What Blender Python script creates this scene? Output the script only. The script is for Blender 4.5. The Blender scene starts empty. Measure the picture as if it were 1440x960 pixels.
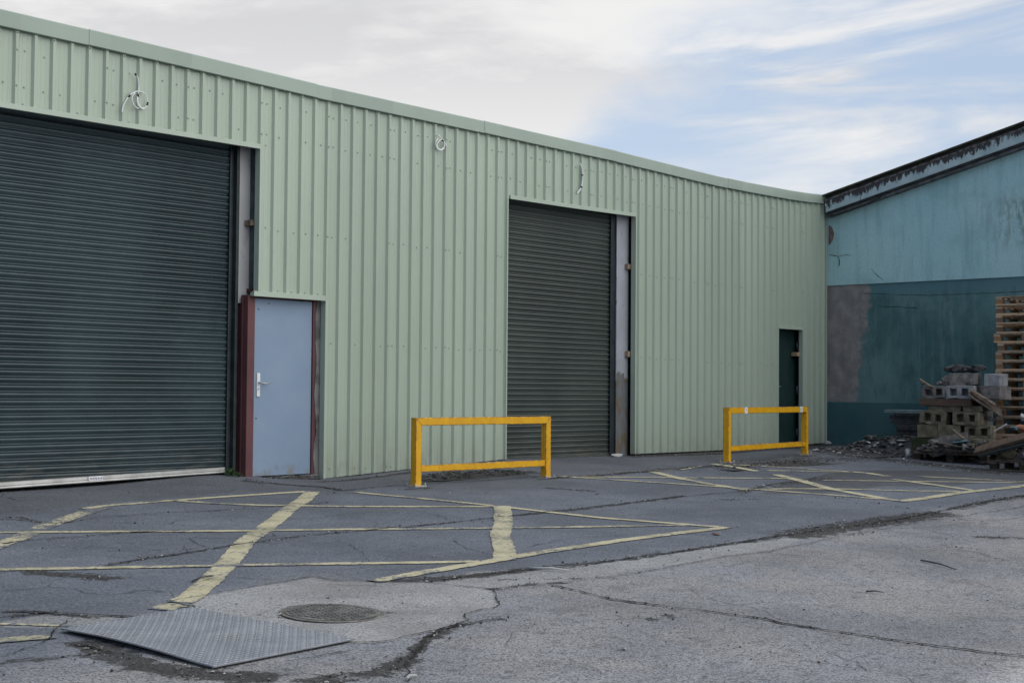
import bpy, bmesh, math, random
import numpy as np
from mathutils import Vector, Matrix, noise as mnoise
from mathutils.geometry import tessellate_polygon
random.seed(7)
R = math.radians
scene = bpy.context.scene
COL = scene.collection

# ------------------------------------------------------------------ camera
# world: X runs along the shed front, +Y goes into the shed, Z up, Z=0 is the lens height - 1.0
CZ, DC = 1.0, 12.75
FPX = 1987.29
AX_R = Vector((0.66348094, -0.74815004, 0.00803482))
AX_U = Vector((-0.03113517, -0.01687872, 0.99937266))
AX_F = Vector((0.74754508, 0.66331487, 0.03449249))
CAM = Vector((0, -DC, CZ))
def ray(x, y): return AX_F + AX_R*((x-720)/FPX) - AX_U*((y-480)/FPX)
def W(x, y, c=0.0):                     # survey: photo point -> point on the plane y=c
    d = ray(x, y); t = (DC+c)/d.y; return CAM + d*t
def S(x, y, s):                         # photo point -> point on the plane x=s
    d = ray(x, y); return CAM + d*(s/d.x)

# ground level, surveyed at the feet of walls and barriers
_pl = lambda s, y: 0.008*(s-14) + 0.035*y
_smp = [(7.06,.2,-.045),(9.8,.2,.035),(10.06,.08,-.005),(11.0,0,-.06),(12.5,0,-.0),(14.2,0,.065),(15.5,.2,.045),(17.1,0,.035),
        (19.4,0,.022),(22.9,0,.07),(11.06,-1.45,-.08),(13.3,-1.4,-.055),(16.9,-1.8,.015),(19.8,-1.4,.035)]
_sa = np.array(_smp); _SX, _SY = 1.1, .9
_ker = lambda a, b: np.exp(-((a[...,0]-b[...,0])/_SX)**2 - ((a[...,1]-b[...,1])/_SY)**2)
_K = _ker(_sa[:,None,:2], _sa[None,:,:2]) + np.eye(len(_sa))*.15
_wt = np.linalg.solve(_K, _sa[:,2]-_pl(_sa[:,0], _sa[:,1]))
def zg_arr(s, y):
    yc = np.clip(y, -16, .6); sc = np.clip(s, -10, 40)
    base = 0.008*(sc-14) + 0.035*yc
    pts = np.stack([s, y], -1)[..., None, :]
    k = np.exp(-((pts[...,0]-_sa[:,0])/_SX)**2 - ((pts[...,1]-_sa[:,1])/_SY)**2)
    return base + (k*_wt).sum(-1)
def zg(s, y): return float(zg_arr(np.array(float(s)), np.array(float(y))))
def G(x, y, lift=0.0):                  # photo point -> point on the ground
    d = ray(x, y); t = 10.0
    for _ in range(40):
        P = CAM + d*t; t = 0.5*t + 0.5*(zg(P.x, P.y)-CZ)/d.z
    P = CAM + d*t
    return Vector((P.x, P.y, zg(P.x, P.y)+lift))

cam = bpy.data.cameras.new('camera'); co = bpy.data.objects.new('camera', cam); COL.objects.link(co)
cam.sensor_width = 36; cam.lens = FPX/1440*36; cam.clip_end = 2000; cam.clip_start = .05
m = Matrix((AX_R, AX_U, -AX_F)).transposed().to_4x4(); m.translation = CAM
co.matrix_world = m
scene.camera = co

# ------------------------------------------------------------------ helpers
def tag(o, label=None, cat=None, group=None, kind=None):
    if label: o['label'] = label
    if cat: o['category'] = cat
    if group: o['group'] = group
    if kind: o['kind'] = kind
    return o
def thing(name, loc, label, cat, group=None, rz=0):
    o = bpy.data.objects.new(name, None); COL.objects.link(o)
    o.location = loc; o.rotation_euler = (0,0,rz); o.empty_display_size = .2
    return tag(o, label, cat, group)
class MB:
    def __init__(s): s.bm = bmesh.new()
    def box(s, lo, hi, mi=0, mat=None, jit=0):
        x0,y0,z0 = lo; x1,y1,z1 = hi
        pts = [Vector(p) for p in ((x0,y0,z0),(x1,y0,z0),(x1,y1,z0),(x0,y1,z0),(x0,y0,z1),(x1,y0,z1),(x1,y1,z1),(x0,y1,z1))]
        if jit: pts = [p+Vector((random.uniform(-jit,jit),random.uniform(-jit,jit),random.uniform(-jit,jit))) for p in pts]
        if mat: pts = [mat @ p for p in pts]
        v = [s.bm.verts.new(p) for p in pts]
        for f in ((3,2,1,0),(4,5,6,7),(0,1,5,4),(1,2,6,5),(2,3,7,6),(3,0,4,7)):
            s.bm.faces.new([v[i] for i in f]).material_index = mi
        return v
    def quad(s, pts, mi=0):
        f = s.bm.faces.new([s.bm.verts.new(p) for p in pts]); f.material_index = mi; return f
    def extrude_poly(s, poly, axis, a0, a1, mi=0):       # poly: 2D points; axis 0 => (y,z) along x ; 1 => (x,z) along y ; 2 => (x,y) along z
        def P(p, a): return {0:(a,p[0],p[1]),1:(p[0],a,p[1]),2:(p[0],p[1],a)}[axis]
        A = [s.bm.verts.new(P(p,a0)) for p in poly]; B = [s.bm.verts.new(P(p,a1)) for p in poly]
        n = len(poly)
        for i in range(n):
            s.bm.faces.new([A[i],A[(i+1)%n],B[(i+1)%n],B[i]]).material_index = mi
        s.bm.faces.new(A[::-1]).material_index = mi; s.bm.faces.new(B).material_index = mi
    def tube(s, pts, r, n=8, mi=0, closed_ends=True):
        pts = [Vector(p) for p in pts]; rings = []
        up = None
        for i, p in enumerate(pts):
            t = (pts[min(i+1,len(pts)-1)]-pts[max(i-1,0)]).normalized()
            if up is None:
                up = t.orthogonal().normalized()
            up = (up - t*up.dot(t)).normalized(); b = t.cross(up)
            rr = r[i] if isinstance(r,(list,tuple)) else r
            rings.append([s.bm.verts.new(p + (up*math.cos(2*math.pi*k/n)+b*math.sin(2*math.pi*k/n))*rr) for k in range(n)])
        for a, b in zip(rings, rings[1:]):
            for k in range(n):
                f = s.bm.faces.new([a[k],a[(k+1)%n],b[(k+1)%n],b[k]]); f.material_index = mi; f.smooth = True
        if closed_ends:
            s.bm.faces.new(rings[0][::-1]).material_index = mi; s.bm.faces.new(rings[-1]).material_index = mi
    def build(s, name, mats, parent=None, loc=None, bevel=0, smooth=False, recalc=True):
        if recalc: bmesh.ops.recalc_face_normals(s.bm, faces=s.bm.faces)
        me = bpy.data.meshes.new(name); s.bm.to_mesh(me); s.bm.free()
        for mm in (mats if isinstance(mats,(list,tuple)) else [mats]): me.materials.append(mm)
        if smooth:
            for p in me.polygons: p.use_smooth = True
        o = bpy.data.objects.new(name, me); COL.objects.link(o)
        if parent: o.parent = parent
        if loc is not None: o.location = loc
        if bevel:
            b = o.modifiers.new('bevel','BEVEL'); b.width = bevel; b.segments = 2; b.limit_method = 'ANGLE'; b.angle_limit = R(40)
        return o

# ------------------------------------------------------------------ materials
class NT:
    def __init__(s, name, rough=.7, spec=.4, metal=0):
        s.m = bpy.data.materials.new(name); s.m.use_nodes = True
        s.t = s.m.node_tree; s.b = s.t.nodes['Principled BSDF']
        s.b.inputs['Roughness'].default_value = rough; s.b.inputs['Specular IOR Level'].default_value = spec
        s.b.inputs['Metallic'].default_value = metal
        s._tc = None
    def n(s, typ, **kw):
        nd = s.t.nodes.new(typ)
        for k, v in kw.items(): setattr(nd, k, v)
        return nd
    def put(s, sock, v):
        if hasattr(v, 'is_output') or isinstance(v, bpy.types.NodeSocket): s.t.links.new(v, sock)
        elif isinstance(v, (tuple,list)) and len(v)==3 and sock.type=='RGBA': sock.default_value = (*v,1)
        else: sock.default_value = v
    def obj(s):
        if not s._tc: s._tc = s.n('ShaderNodeTexCoord')
        return s._tc.outputs['Object']
    def sep(s, v=None):
        nd = s.n('ShaderNodeSeparateXYZ'); s.put(nd.inputs[0], v or s.obj()); return nd.outputs
    def scaled(s, sc, loc=(0,0,0), v=None):
        nd = s.n('ShaderNodeMapping'); s.put(nd.inputs['Vector'], v or s.obj()); nd.inputs['Scale'].default_value = sc; nd.inputs['Location'].default_value = loc
        return nd.outputs[0]
    def noise(s, scale, detail=4, rough=.55, v=None, dist=0):
        nd = s.n('ShaderNodeTexNoise'); s.put(nd.inputs['Vector'], v or s.obj())
        nd.inputs['Scale'].default_value = scale; nd.inputs['Detail'].default_value = detail; nd.inputs['Roughness'].default_value = rough; nd.inputs['Distortion'].default_value = dist
        return nd.outputs[0]
    def vor(s, scale, feat='F1', v=None, out=0):
        nd = s.n('ShaderNodeTexVoronoi', feature=feat); s.put(nd.inputs['Vector'], v or s.obj()); nd.inputs['Scale'].default_value = scale
        return nd.outputs[out]
    def mr(s, v, a, b, c=0., d=1., smooth=True):
        nd = s.n('ShaderNodeMapRange'); nd.interpolation_type = 'SMOOTHSTEP' if smooth else 'LINEAR'
        s.put(nd.inputs[0], v)
        for i, x in enumerate((a,b,c,d)): s.put(nd.inputs[i+1], x)
        return nd.outputs[0]
    def math(s, op, a, b=0., c=None):
        nd = s.n('ShaderNodeMath', operation=op); s.put(nd.inputs[0], a); s.put(nd.inputs[1], b)
        if c is not None: s.put(nd.inputs[2], c)
        return nd.outputs[0]
    def mix(s, f, a, b, mode='MIX'):
        nd = s.n('ShaderNodeMix', data_type='RGBA', blend_type=mode)
        s.put(nd.inputs[0], f); s.put(nd.inputs[6], a); s.put(nd.inputs[7], b); return nd.outputs[2]
    def attr(s, name):
        nd = s.n('ShaderNodeAttribute', attribute_name=name); return nd.outputs['Fac']
    def col(s, v): s.put(s.b.inputs['Base Color'], v); return s
    def rough(s, v): s.put(s.b.inputs['Roughness'], v); return s
    def bump(s, h, st=.3, d=.01):
        nd = s.n('ShaderNodeBump'); nd.inputs['Strength'].default_value = st; nd.inputs['Distance'].default_value = d
        s.put(nd.inputs['Height'], h); s.t.links.new(nd.outputs[0], s.b.inputs['Normal']); return s
    def rnd(s):
        return s.n('ShaderNodeObjectInfo').outputs['Random']

def simple(name, a, b, scale=8, rough=.7, spec=.4, metal=0, bump=.2, bscale=60, bd=.004, lo=.35, hi=.65):
    t = NT(name, rough, spec, metal)
    t.col(t.mix(t.mr(t.noise(scale,5), lo, hi), a, b))
    if bump: t.bump(t.noise(bscale,4), bump, bd)
    return t.m

def m_cladding(name, base, var=.035, gloss=.42):
    t = NT(name, gloss, .45)
    x,y,z = t.sep()
    wn = t.n('ShaderNodeTexWhiteNoise', noise_dimensions='1D')
    su = t.math('DIVIDE', t.math('ADD', x, 14-6.988-.05), 1.0015)
    t.put(wn.inputs['W'], t.math('FLOOR', su))
    sheet = t.mr(wn.outputs[0], 0, 1, 1-var, 1+var, False)
    c = t.mix(t.mr(t.noise(1.2,3,v=t.scaled((1,1,.3))), .3,.7), base, tuple(v*.93 for v in base))
    streak = t.mr(t.noise(9,5,.7,v=t.scaled((1,1,.06))), .52,.8)
    c = t.mix(t.math('MULTIPLY', streak, .30), c, (.30,.325,.25))
    scuff = t.mr(t.noise(3.1,6,.7,v=t.scaled((1,1,.7),(4,0,1))),.60,.72)
    c = t.mix(t.math('MULTIPLY', scuff, .18), c, (.50,.53,.45))
    low = t.math('MULTIPLY', t.mr(z, .55, .0), t.mr(t.noise(7,6,.68,v=t.scaled((1,1,.5))),.34,.66))
    c = t.mix(t.math('MULTIPLY', low, .55), c, (.27,.27,.22))
    cc = t.n('ShaderNodeCombineXYZ')
    for i in range(3): t.put(cc.inputs[i], sheet)
    c = t.mix(1, c, cc.outputs[0], 'MULTIPLY')
    lap = t.math('LESS_THAN', t.math('FRACT', su), .0065 if var > .02 and name=='cladding_paint' else -1)
    c = t.mix(t.math('MULTIPLY', lap, .55), c, (.10,.12,.10))
    t.col(c)
    t.bump(t.noise(2.3,2,v=t.scaled((1.2,1,.5))), .25, .03)
    return t.m

GREEN = (.358,.428,.345)
M_clad = m_cladding('cladding_paint', GREEN)
M_trim = m_cladding('flashing_paint', (.38,.45,.37), .01)
M_coping = m_cladding('coping_paint', (.275,.345,.29), .07, .38)
M_screw = simple('screw_head', (.235,.28,.225), (.31,.36,.29), 30, .5, bump=0)

def m_shutter(name, dark, light):
    t = NT(name, .36, .5)
    x,y,z = t.sep()
    big = t.noise(.9,4,.6,v=t.scaled((1,1,.8)))
    fine = t.noise(14,4,.65,v=t.scaled((.35,1,2)))
    f = t.math('ADD', t.math('MULTIPLY', t.mr(big,.35,.68), .65), t.math('MULTIPLY', t.mr(fine,.45,.75), .35))
    c = t.mix(f, dark, light)
    c = t.mix(t.math('MULTIPLY', t.mr(z,.5,-.1), t.mr(fine,.4,.7)), c, (.12,.115,.10))
    t.col(c); t.rough(t.mr(big,.3,.7,.30,.48)); return t.m
M_sh1 = m_shutter('shutter_paint', (.024,.042,.048), (.046,.076,.090))
M_sh2 = m_shutter('shutter_paint_green', (.048,.062,.055), (.068,.086,.076))
M_guide = simple('guide_paint', (.014,.021,.025), (.026,.036,.040), 6, .45, bump=0)
M_alu = simple('worn_aluminium', (.30,.30,.29), (.40,.40,.39), 5, .42, .5, .6, .15, 40)
M_greydoor = None
t = NT('grey_door_paint', .48, .4)
c = t.mix(t.mr(t.noise(2.2,4),.3,.7), (.225,.300,.405), (.205,.280,.385))
x,y,z = t.sep()
c = t.mix(t.math('MULTIPLY', t.mr(z,.24,-.04), t.mr(t.noise(9,5,.65),.46,.70)), c, (.20,.19,.16))
c = t.mix(t.mr(t.noise(38,2),.74,.78), c, (.10,.11,.12))
t.col(c).bump(t.noise(120,3),.08,.002); M_greydoor = t.m
def m_flaky(name, a, b, under, amt=.66, scale=7, rough=.6):
    t = NT(name, rough, .35)
    nz = t.noise(scale,6,.68)
    c = t.mix(t.mr(t.noise(scale*.4,3),.3,.7), a, b)
    c = t.mix(t.mr(nz, amt, amt+.03), c, under)
    t.col(c).bump(nz, .3, .006); return t.m
M_red = m_flaky('red_oxide_paint', (.128,.052,.054), (.100,.042,.044), (.20,.16,.15), .70)
M_reddark = m_flaky('red_oxide_dark', (.075,.026,.030), (.052,.019,.023), (.12,.09,.085), .72)
M_concrete = simple('weathered_concrete', (.24,.24,.235), (.38,.38,.37), 5, .85, .3, bump=.5, bscale=45, bd=.006)
M_concdark = simple('stained_concrete', (.10,.10,.10), (.20,.20,.195), 6, .85, .3, bump=.5, bscale=45, bd=.006)
M_darkgap = simple('dark_render', (.035,.05,.06), (.07,.09,.10), 5, .85, bump=.3)
# painted pier / column: paint above, bare & rusty below
def m_column(name, paint, zlo, bare, rust):
    t = NT(name, .65, .35); x,y,z = t.sep()
    nz = t.noise(6,6,.7,v=t.scaled((1,1,.35)))
    edge = t.math('ADD', z, t.math('MULTIPLY', t.math('SUBTRACT', nz, .5), .9))
    c = t.mix(t.mr(t.noise(3,4),.3,.7), paint, tuple(v*.86 for v in paint))
    c = t.mix(t.mr(t.noise(9,6,.72,v=t.scaled((1,1,.5))),.56,.72), c, (.17,.17,.175))
    b = t.mix(t.mr(t.noise(9,5,.7,v=t.scaled((1,1,.3))),.42,.62), bare, rust)
    c = t.mix(t.mr(edge, zlo+.03, zlo-.03), c, b)
    t.col(c).bump(nz,.4,.006); return t.m
M_pier = m_column('pier_render', (.39,.395,.40), 1.34, (.13,.145,.155), (.18,.19,.19))
M_col2 = m_column('stanchion_paint', (.35,.37,.405), 1.22, (.14,.155,.175), (.13,.10,.055))
M_gdoor = simple('dark_green_door', (.012,.030,.030), (.018,.040,.038), 4, .4, bump=0)

def m_wood(name, a, b, dirt=(.06,.05,.045)):
    t = NT(name, .82, .25)
    v = t.scaled((1,.12,1))
    g = t.noise(40,4,.6,v=t.scaled((.8,.07,1)),dist=.4)
    c = t.mix(t.mr(g,.3,.7), a, b)
    c = t.mix(t.mr(t.noise(6,5,.65),.5,.72), c, dirt)
    r = t.rnd(); hsv = t.n('ShaderNodeHueSaturation'); t.put(hsv.inputs['Color'], c)
    t.put(hsv.inputs['Value'], t.mr(r,0,1,.7,1.3,False)); t.put(hsv.inputs['Saturation'], t.mr(r,0,1,.8,1.1,False))
    t.col(hsv.outputs[0]).bump(g,.3,.003); return t.m
M_wood = m_wood('pallet_wood', (.30,.19,.115), (.16,.10,.062))
M_woodedge = m_wood('pallet_board', (.56,.41,.28), (.36,.25,.165), (.16,.115,.08))
M_woodgrey = m_wood('weathered_wood', (.20,.155,.115), (.13,.10,.08))
M_woodred = m_wood('red_brown_timber', (.14,.10,.065), (.09,.055,.045))
M_woodpale = m_wood('pale_timber', (.42,.30,.17), (.33,.23,.13))

def m_yellow():
    t = NT('yellow_barrier_paint', .42, .45)
    x,y,z = t.sep()
    nz = t.noise(16,6,.7); n2 = t.noise(4,4)
    c = t.mix(t.mr(n2,.3,.7), (.72,.385,.010), (.62,.315,.010))
    streak = t.mr(t.noise(20,5,.7,v=t.scaled((1,1,.12))),.56,.75)
    c = t.mix(t.math('MULTIPLY',streak,.4), c, (.27,.155,.03))
    # chips on the upward faces and edges
    geo = t.n('ShaderNodeNewGeometry'); gz = t.sep(geo.outputs['Normal'])[2]
    c = t.mix(t.math('MULTIPLY', t.mr(gz,.5,.9), t.mr(nz,.40,.55)), c, (.24,.16,.09))
    bv = t.n('ShaderNodeBevel', samples=4); bv.inputs['Radius'].default_value = .018
    dt = t.n('ShaderNodeVectorMath', operation='DOT_PRODUCT'); t.put(dt.inputs[0], bv.outputs[0]); t.put(dt.inputs[1], geo.outputs['Normal'])
    edge = t.mr(dt.outputs['Value'], .998, .95)
    c = t.mix(t.math('MULTIPLY', edge, t.mr(nz,.44,.52)), c, (.10,.05,.025))
    c = t.mix(t.mr(t.noise(9,6,.72),.64,.66), c, (.10,.055,.03))
    t.col(c).bump(nz,.15,.003); return t.m
M_yel = m_yellow()
M_galv = simple('galvanised_steel', (.30,.31,.32), (.48,.49,.50), 40, .45, .5, .7, bump=.1)
M_white = simple('white_plastic', (.62,.63,.63), (.72,.73,.73), 20, .4, bump=0)
M_sticker = simple('white_sticker', (.60,.60,.60), (.72,.72,.72), 40, .6, bump=0)
M_ink = simple('faded_print', (.16,.17,.25), (.25,.27,.36), 60, .6, bump=0)
M_black = simple('black_tape', (.012,.012,.013), (.02,.02,.022), 30, .5, bump=0)

# ------------------------------------------------------------------ ground
def pxy(L): return [G(*p) for p in L]
FG = [(1480,690),(1440,697),(1380,708),(1300,724),(1240,735),(1180,743),(1100,754),(1000,770),(940,779),(880,787),(800,799),(740,802),(690,808),(640,814),(600,820),
      (520,818),(440,811),(330,830),(288,838),(245,846),(282,858),(210,870),(150,900),(60,930),(0,945)]
PATCH = [(440,811),(470,816),(530,818),(600,819),(640,823),(690,829),(703,850),(690,855),(655,864),(662,872),(640,880),(540,902),(490,905),(400,880),(300,862),(282,857),(246,846),(290,837),(330,829),(400,818)]
PATCH2 = [(-5,874),(60,866),(120,864),(210,870),(150,884),(100,883),(0,881)]
PATCH3 = [(620,820),(660,803),(760,800),(900,785),(1000,770),(1140,752),(1100,768),(960,792),(850,806),(770,818),(690,826)]
DARKA = [(1170,664),(1230,661),(1400,662),(1480,668),(1480,676),(1400,676),(1330,684),(1240,683),(1190,690),(1120,695),(1070,694),(1090,684)]
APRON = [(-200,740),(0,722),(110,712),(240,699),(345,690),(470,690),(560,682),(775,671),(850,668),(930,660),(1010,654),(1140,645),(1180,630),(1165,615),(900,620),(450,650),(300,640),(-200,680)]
def sdf(poly, sx, sy):
    P = np.array([(p.x,p.y) for p in poly]); n = len(P)
    d = np.full(sx.shape, 1e9); ins = np.zeros(sx.shape, bool)
    for i in range(n):
        a = P[i]; b = P[(i+1)%n]; e = b-a; w0 = sx-a[0]; w1 = sy-a[1]
        h = np.clip((w0*e[0]+w1*e[1])/(e@e+1e-12),0,1)
        d = np.minimum(d, np.hypot(w0-e[0]*h, w1-e[1]*h))
        cond = (a[1]>sy) != (b[1]>sy)
        with np.errstate(divide='ignore', invalid='ignore'):
            xi = (b[0]-a[0])*(sy-a[1])/(b[1]-a[1]+1e-15)+a[0]
        ins ^= cond & (sx < xi)
    return np.where(ins, d, -d)
def polyd(pl, sx, sy):
    P = [(p.x,p.y) for p in pl]; d = np.full(sx.shape, 1e9)
    if len(P)==1: return np.hypot(sx-P[0][0], sy-P[0][1])
    for a,b in zip(P,P[1:]):
        a=np.array(a); e=np.array(b)-a; w0=sx-a[0]; w1=sy-a[1]
        h=np.clip((w0*e[0]+w1*e[1])/(e@e+1e-12),0,1); d=np.minimum(d,np.hypot(w0-e[0]*h,w1-e[1]*h))
    return d
DIRT = [ # polyline px, radius m, strength
 ([(1120,752),(1180,741),(1240,733),(1320,722)],.30,1.0), ([(1340,715),(1400,703),(1440,697)],.16,.8),
 ([(560,816),(640,812),(700,806),(740,800)],.11,1.0), ([(740,800),(880,786),(1000,768),(1100,754)],.09,.8),
 ([(690,828),(760,820),(800,818)],.07,.8), ([(660,876),(625,886),(592,905),(575,925)],.07,.9),
 ([(575,925),(540,945),(480,950),(440,958)],.13,.9), ([(120,905),(200,935),(280,948),(360,952)],.16,1.0),
 ([(0,930),(80,925),(160,918)],.10,.7), ([(0,868),(60,862),(140,868)],.05,1.0), ([(40,804),(100,808),(150,812)],.16,.85),
 ([(700,727),(800,717),(850,712)],.10,.8), ([(850,712),(960,697)],.10,.8), ([(1040,692),(1090,682),(1150,673)],.22,.7),
 ([(770,686),(830,690)],.12,.8), ([(1015,702),(1065,702)],.12,.7), ([(1380,755),(1440,757)],.16,.8), ([(1330,768),(1375,772)],.09,.6),
 ([(520,744),(560,740),(640,735)],.08,.6), ([(130,796),(200,786),(250,779)],.07,.7), ([(600,676),(650,668),(740,664)],.30,.9),
 ([(345,676),(450,684),(480,689)],.12,.9), ([(775,672),(850,668),(930,660),(1010,655)],.12,.9), ([(1030,657),(1130,645),(1200,645)],.45,.7),
 ([(1190,640),(1290,650),(1400,664)],.6,.8), ([(890,640),(1000,637),(1160,625)],.25,.9),([(0,690),(160,680),(330,669)],.06,.7),
 ([(640,838),(680,842)],.15,.35), ([(440,836),(470,832)],.25,.3), ([(1200,893),(1130,880),(1050,868)],.06,.7), ([(0,728),(60,734),(100,734)],.08,.8),
 ([(400,862),(467,862),(535,862)],.22,.62), ([(700,815),(860,812)],.05,.7), ([(452,677),(600,661),(705,649)],.10,1.0), ([(890,642),(1010,638),(1160,626)],.14,1.0), ([(570,688),(600,686)],.12,.8), ([(760,674),(790,671)],.10,.8), ([(1010,652),(1040,652)],.10,.8), ([(1120,642),(1150,640)],.12,.8), ([(1180,700),(1260,712),(1380,735)],.10,.55), ([(850,870),(1000,905),(1200,940)],.05,.5), ([(150,775),(330,770)],.05,.6), ([(920,870),(940,866)],.10,.7), ([(1180,754),(1240,744)],.14,.5),
]
DIRT = [([G(*p) for p in a], r, s) for a,r,s in DIRT]
def axis(segs):
    out=[]
    for a,b,st in segs: out += list(np.arange(a,b,st))
    return np.array(out)
gx = axis([(-300,-40,26),(-40,-6,2.0),(-6,2.4,.3),(2.4,24,.05),(24,34,.6),(34,60,3),(60,320,26)])
gy = axis([(-320,-50,30),(-50,-13,1.6),(-13,-9.9,.25),(-9.9,.9,.05),(.9,3,.4),(3,40,3),(40,330,29)])
SX, SY = np.meshgrid(gx, gy, indexing='ij')
ZZ = zg_arr(SX, SY)
NX, NY = SX.shape
verts = np.stack([SX,SY,ZZ],-1).reshape(-1,3)
idx = np.arange(NX*NY).reshape(NX,NY)
faces = np.stack([idx[:-1,:-1],idx[1:,:-1],idx[1:,1:],idx[:-1,1:]],-1).reshape(-1,4)
me = bpy.data.meshes.new('ground'); me.from_pydata(verts.tolist(), [], faces.tolist()); me.update()
for p in me.polygons: p.use_smooth = True
def attr(name, arr):
    a = me.attributes.new(name,'FLOAT','POINT'); a.data.foreach_set('value', arr.reshape(-1).astype(np.float32))
fgpoly = [G(*p) for p in FG]
fgpoly += [Vector((1.0,-8,0)),Vector((-60,-30,0)),Vector((60,-60,0)),Vector((60,-6,0))]
attr('fg', np.clip(sdf(fgpoly,SX,SY),-3,3))
attr('patch', np.clip(sdf(pxy(PATCH),SX,SY),-3,3))
attr('patchb', np.clip(np.maximum(sdf(pxy(PATCH2),SX,SY), sdf(pxy(PATCH3),SX,SY)),-3,3))
attr('darka', np.clip(sdf(pxy(DARKA),SX,SY),-3,3))
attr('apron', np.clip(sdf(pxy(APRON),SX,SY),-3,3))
dd = np.zeros(SX.shape)
for pl, r, s in DIRT: dd = np.maximum(dd, s*np.exp(-(polyd(pl,SX,SY)/r)**2))
attr('dirt', dd)

def ground_colour(t):
    """asphalt colour shared by the ground and the worn paint"""
    v = t.obj()
    big = t.noise(.45,4,.6); mid = t.noise(2.6,5,.6); fine = t.noise(62,3,.7); grit = t.vor(95)
    wob = t.math('MULTIPLY', t.math('SUBTRACT', t.noise(3.2,6,.65), .5), .34)
    def zone(nm, soft=.012, w=1.0):
        return t.mr(t.math('ADD', t.attr(nm), t.math('MULTIPLY', wob, w)), -soft, soft)
    sp = t.mr(fine,.36,.66)
    base = t.mix(sp, (.072,.082,.102), (.160,.175,.205))
    base = t.mix(t.mr(mid,.35,.72), base, t.mix(sp,(.082,.093,.114),(.190,.205,.236)))
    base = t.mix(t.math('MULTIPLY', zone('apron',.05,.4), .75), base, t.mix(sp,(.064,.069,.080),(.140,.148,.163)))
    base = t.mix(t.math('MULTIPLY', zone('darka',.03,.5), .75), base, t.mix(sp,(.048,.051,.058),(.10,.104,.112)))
    sp2 = t.mr(t.math('ADD', t.math('MULTIPLY',fine,.75), t.math('MULTIPLY',grit,.35)), .42,.63)
    fg = t.mix(sp2, (.088,.094,.107), (.258,.267,.290))
    fg2 = t.mix(sp2, (.106,.105,.108), (.312,.306,.304))
    fg = t.mix(t.mr(t.noise(.9,4,.6),.38,.66), fg, fg2)
    fg = t.mix(t.math('MULTIPLY', t.mr(t.noise(13,6,.72),.53,.66), .60), fg, (.065,.067,.072))
    fg = t.mix(t.math('MULTIPLY', t.mr(t.noise(4.2,6,.7,v=t.scaled((1,1,1),(2,7,0))),.52,.66), .40), fg, t.mix(sp2,(.07,.072,.08),(.175,.178,.188)))
    base = t.mix(zone('fg',.30,1.1), base, fg)
    pc = t.mix(sp2, (.145,.147,.152), (.335,.335,.337))
    pc = t.mix(t.math('MULTIPLY', t.mr(mid,.4,.7), .45), pc, (.15,.15,.15))
    base = t.mix(zone('patch',.012,.10), base, pc)
    base = t.mix(t.math('MULTIPLY', zone('patchb',.03,.40), .9), base, t.mix(sp2,(.13,.135,.14),(.33,.33,.33)))
    dn = t.noise(9,7,.72)
    dirt = t.mr(t.math('ADD', t.math('MULTIPLY', t.attr('dirt'), .58), t.math('MULTIPLY', dn, 1.15)), .88,1.03)
    dc = t.mix(t.mr(fine,.35,.65), (.013,.013,.014), (.060,.058,.056))
    base = t.mix(t.math('MULTIPLY', dirt, .92), base, dc)
    bv_ = t.mr(t.noise(.55,6,.62,v=t.scaled((1,1,1),(1,8,0))),.32,.68,.80,1.14)
    b3 = t.n('ShaderNodeCombineXYZ')
    for i in range(3): t.put(b3.inputs[i], bv_)
    base = t.mix(1, base, b3.outputs[0], 'MULTIPLY')
    # small random stains
    st = t.mr(t.noise(1.7,6,.7,v=t.scaled((1,1.0,1),(5,3,0))),.60,.72)
    base = t.mix(t.math('MULTIPLY', st, .30), base, (.05,.052,.056))
    # crazing
    wv = t.n('ShaderNodeVectorMath', operation='ADD'); t.put(wv.inputs[0], v)
    ns = t.n('ShaderNodeTexNoise'); ns.inputs['Scale'].default_value = 2.2; ns.inputs['Detail'].default_value = 5; t.put(ns.inputs['Vector'], v)
    sc = t.n('ShaderNodeVectorMath', operation='SCALE'); t.put(sc.inputs[0], ns.outputs['Color']); sc.inputs['Scale'].default_value = .28; t.put(wv.inputs[1], sc.outputs[0])
    ce = t.vor(1.5,'DISTANCE_TO_EDGE',wv.outputs[0])
    crz = t.math('MULTIPLY', t.mr(ce,.016,.004), t.mr(t.noise(.8,4,.6,v=t.scaled((1,1,1),(9,2,0))),.53,.66))
    base = t.mix(t.math('MULTIPLY', crz, t.math('SUBTRACT',.6,t.math('MULTIPLY',zone('fg',.05,.2),.35))), base, (.028,.029,.031))
    pits = t.mr(t.noise(30,3,.6),.645,.68)
    base = t.mix(t.math('MULTIPLY', pits, .6), base, (.03,.031,.033))
    light = t.mr(t.vor(34),.045,.025)
    base = t.mix(t.math('MULTIPLY', light, .55), base, (.42,.42,.41))
    h = t.math('ADD', t.math('MULTIPLY', fine, .5), t.math('MULTIPLY', t.noise(14,4,.6), .8))
    h = t.math('SUBTRACT', h, t.math('MULTIPLY', crz, 1.0)); h = t.math('SUBTRACT', h, t.math('MULTIPLY', dirt, .4))
    return base, h, dirt
t = NT('asphalt', .9, .25); base, h, _ = ground_colour(t); t.col(base).bump(h,.55,.012)
me.materials.append(t.m)
ground = bpy.data.objects.new('ground', me); COL.objects.link(ground); tag(ground, kind='structure')

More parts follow.
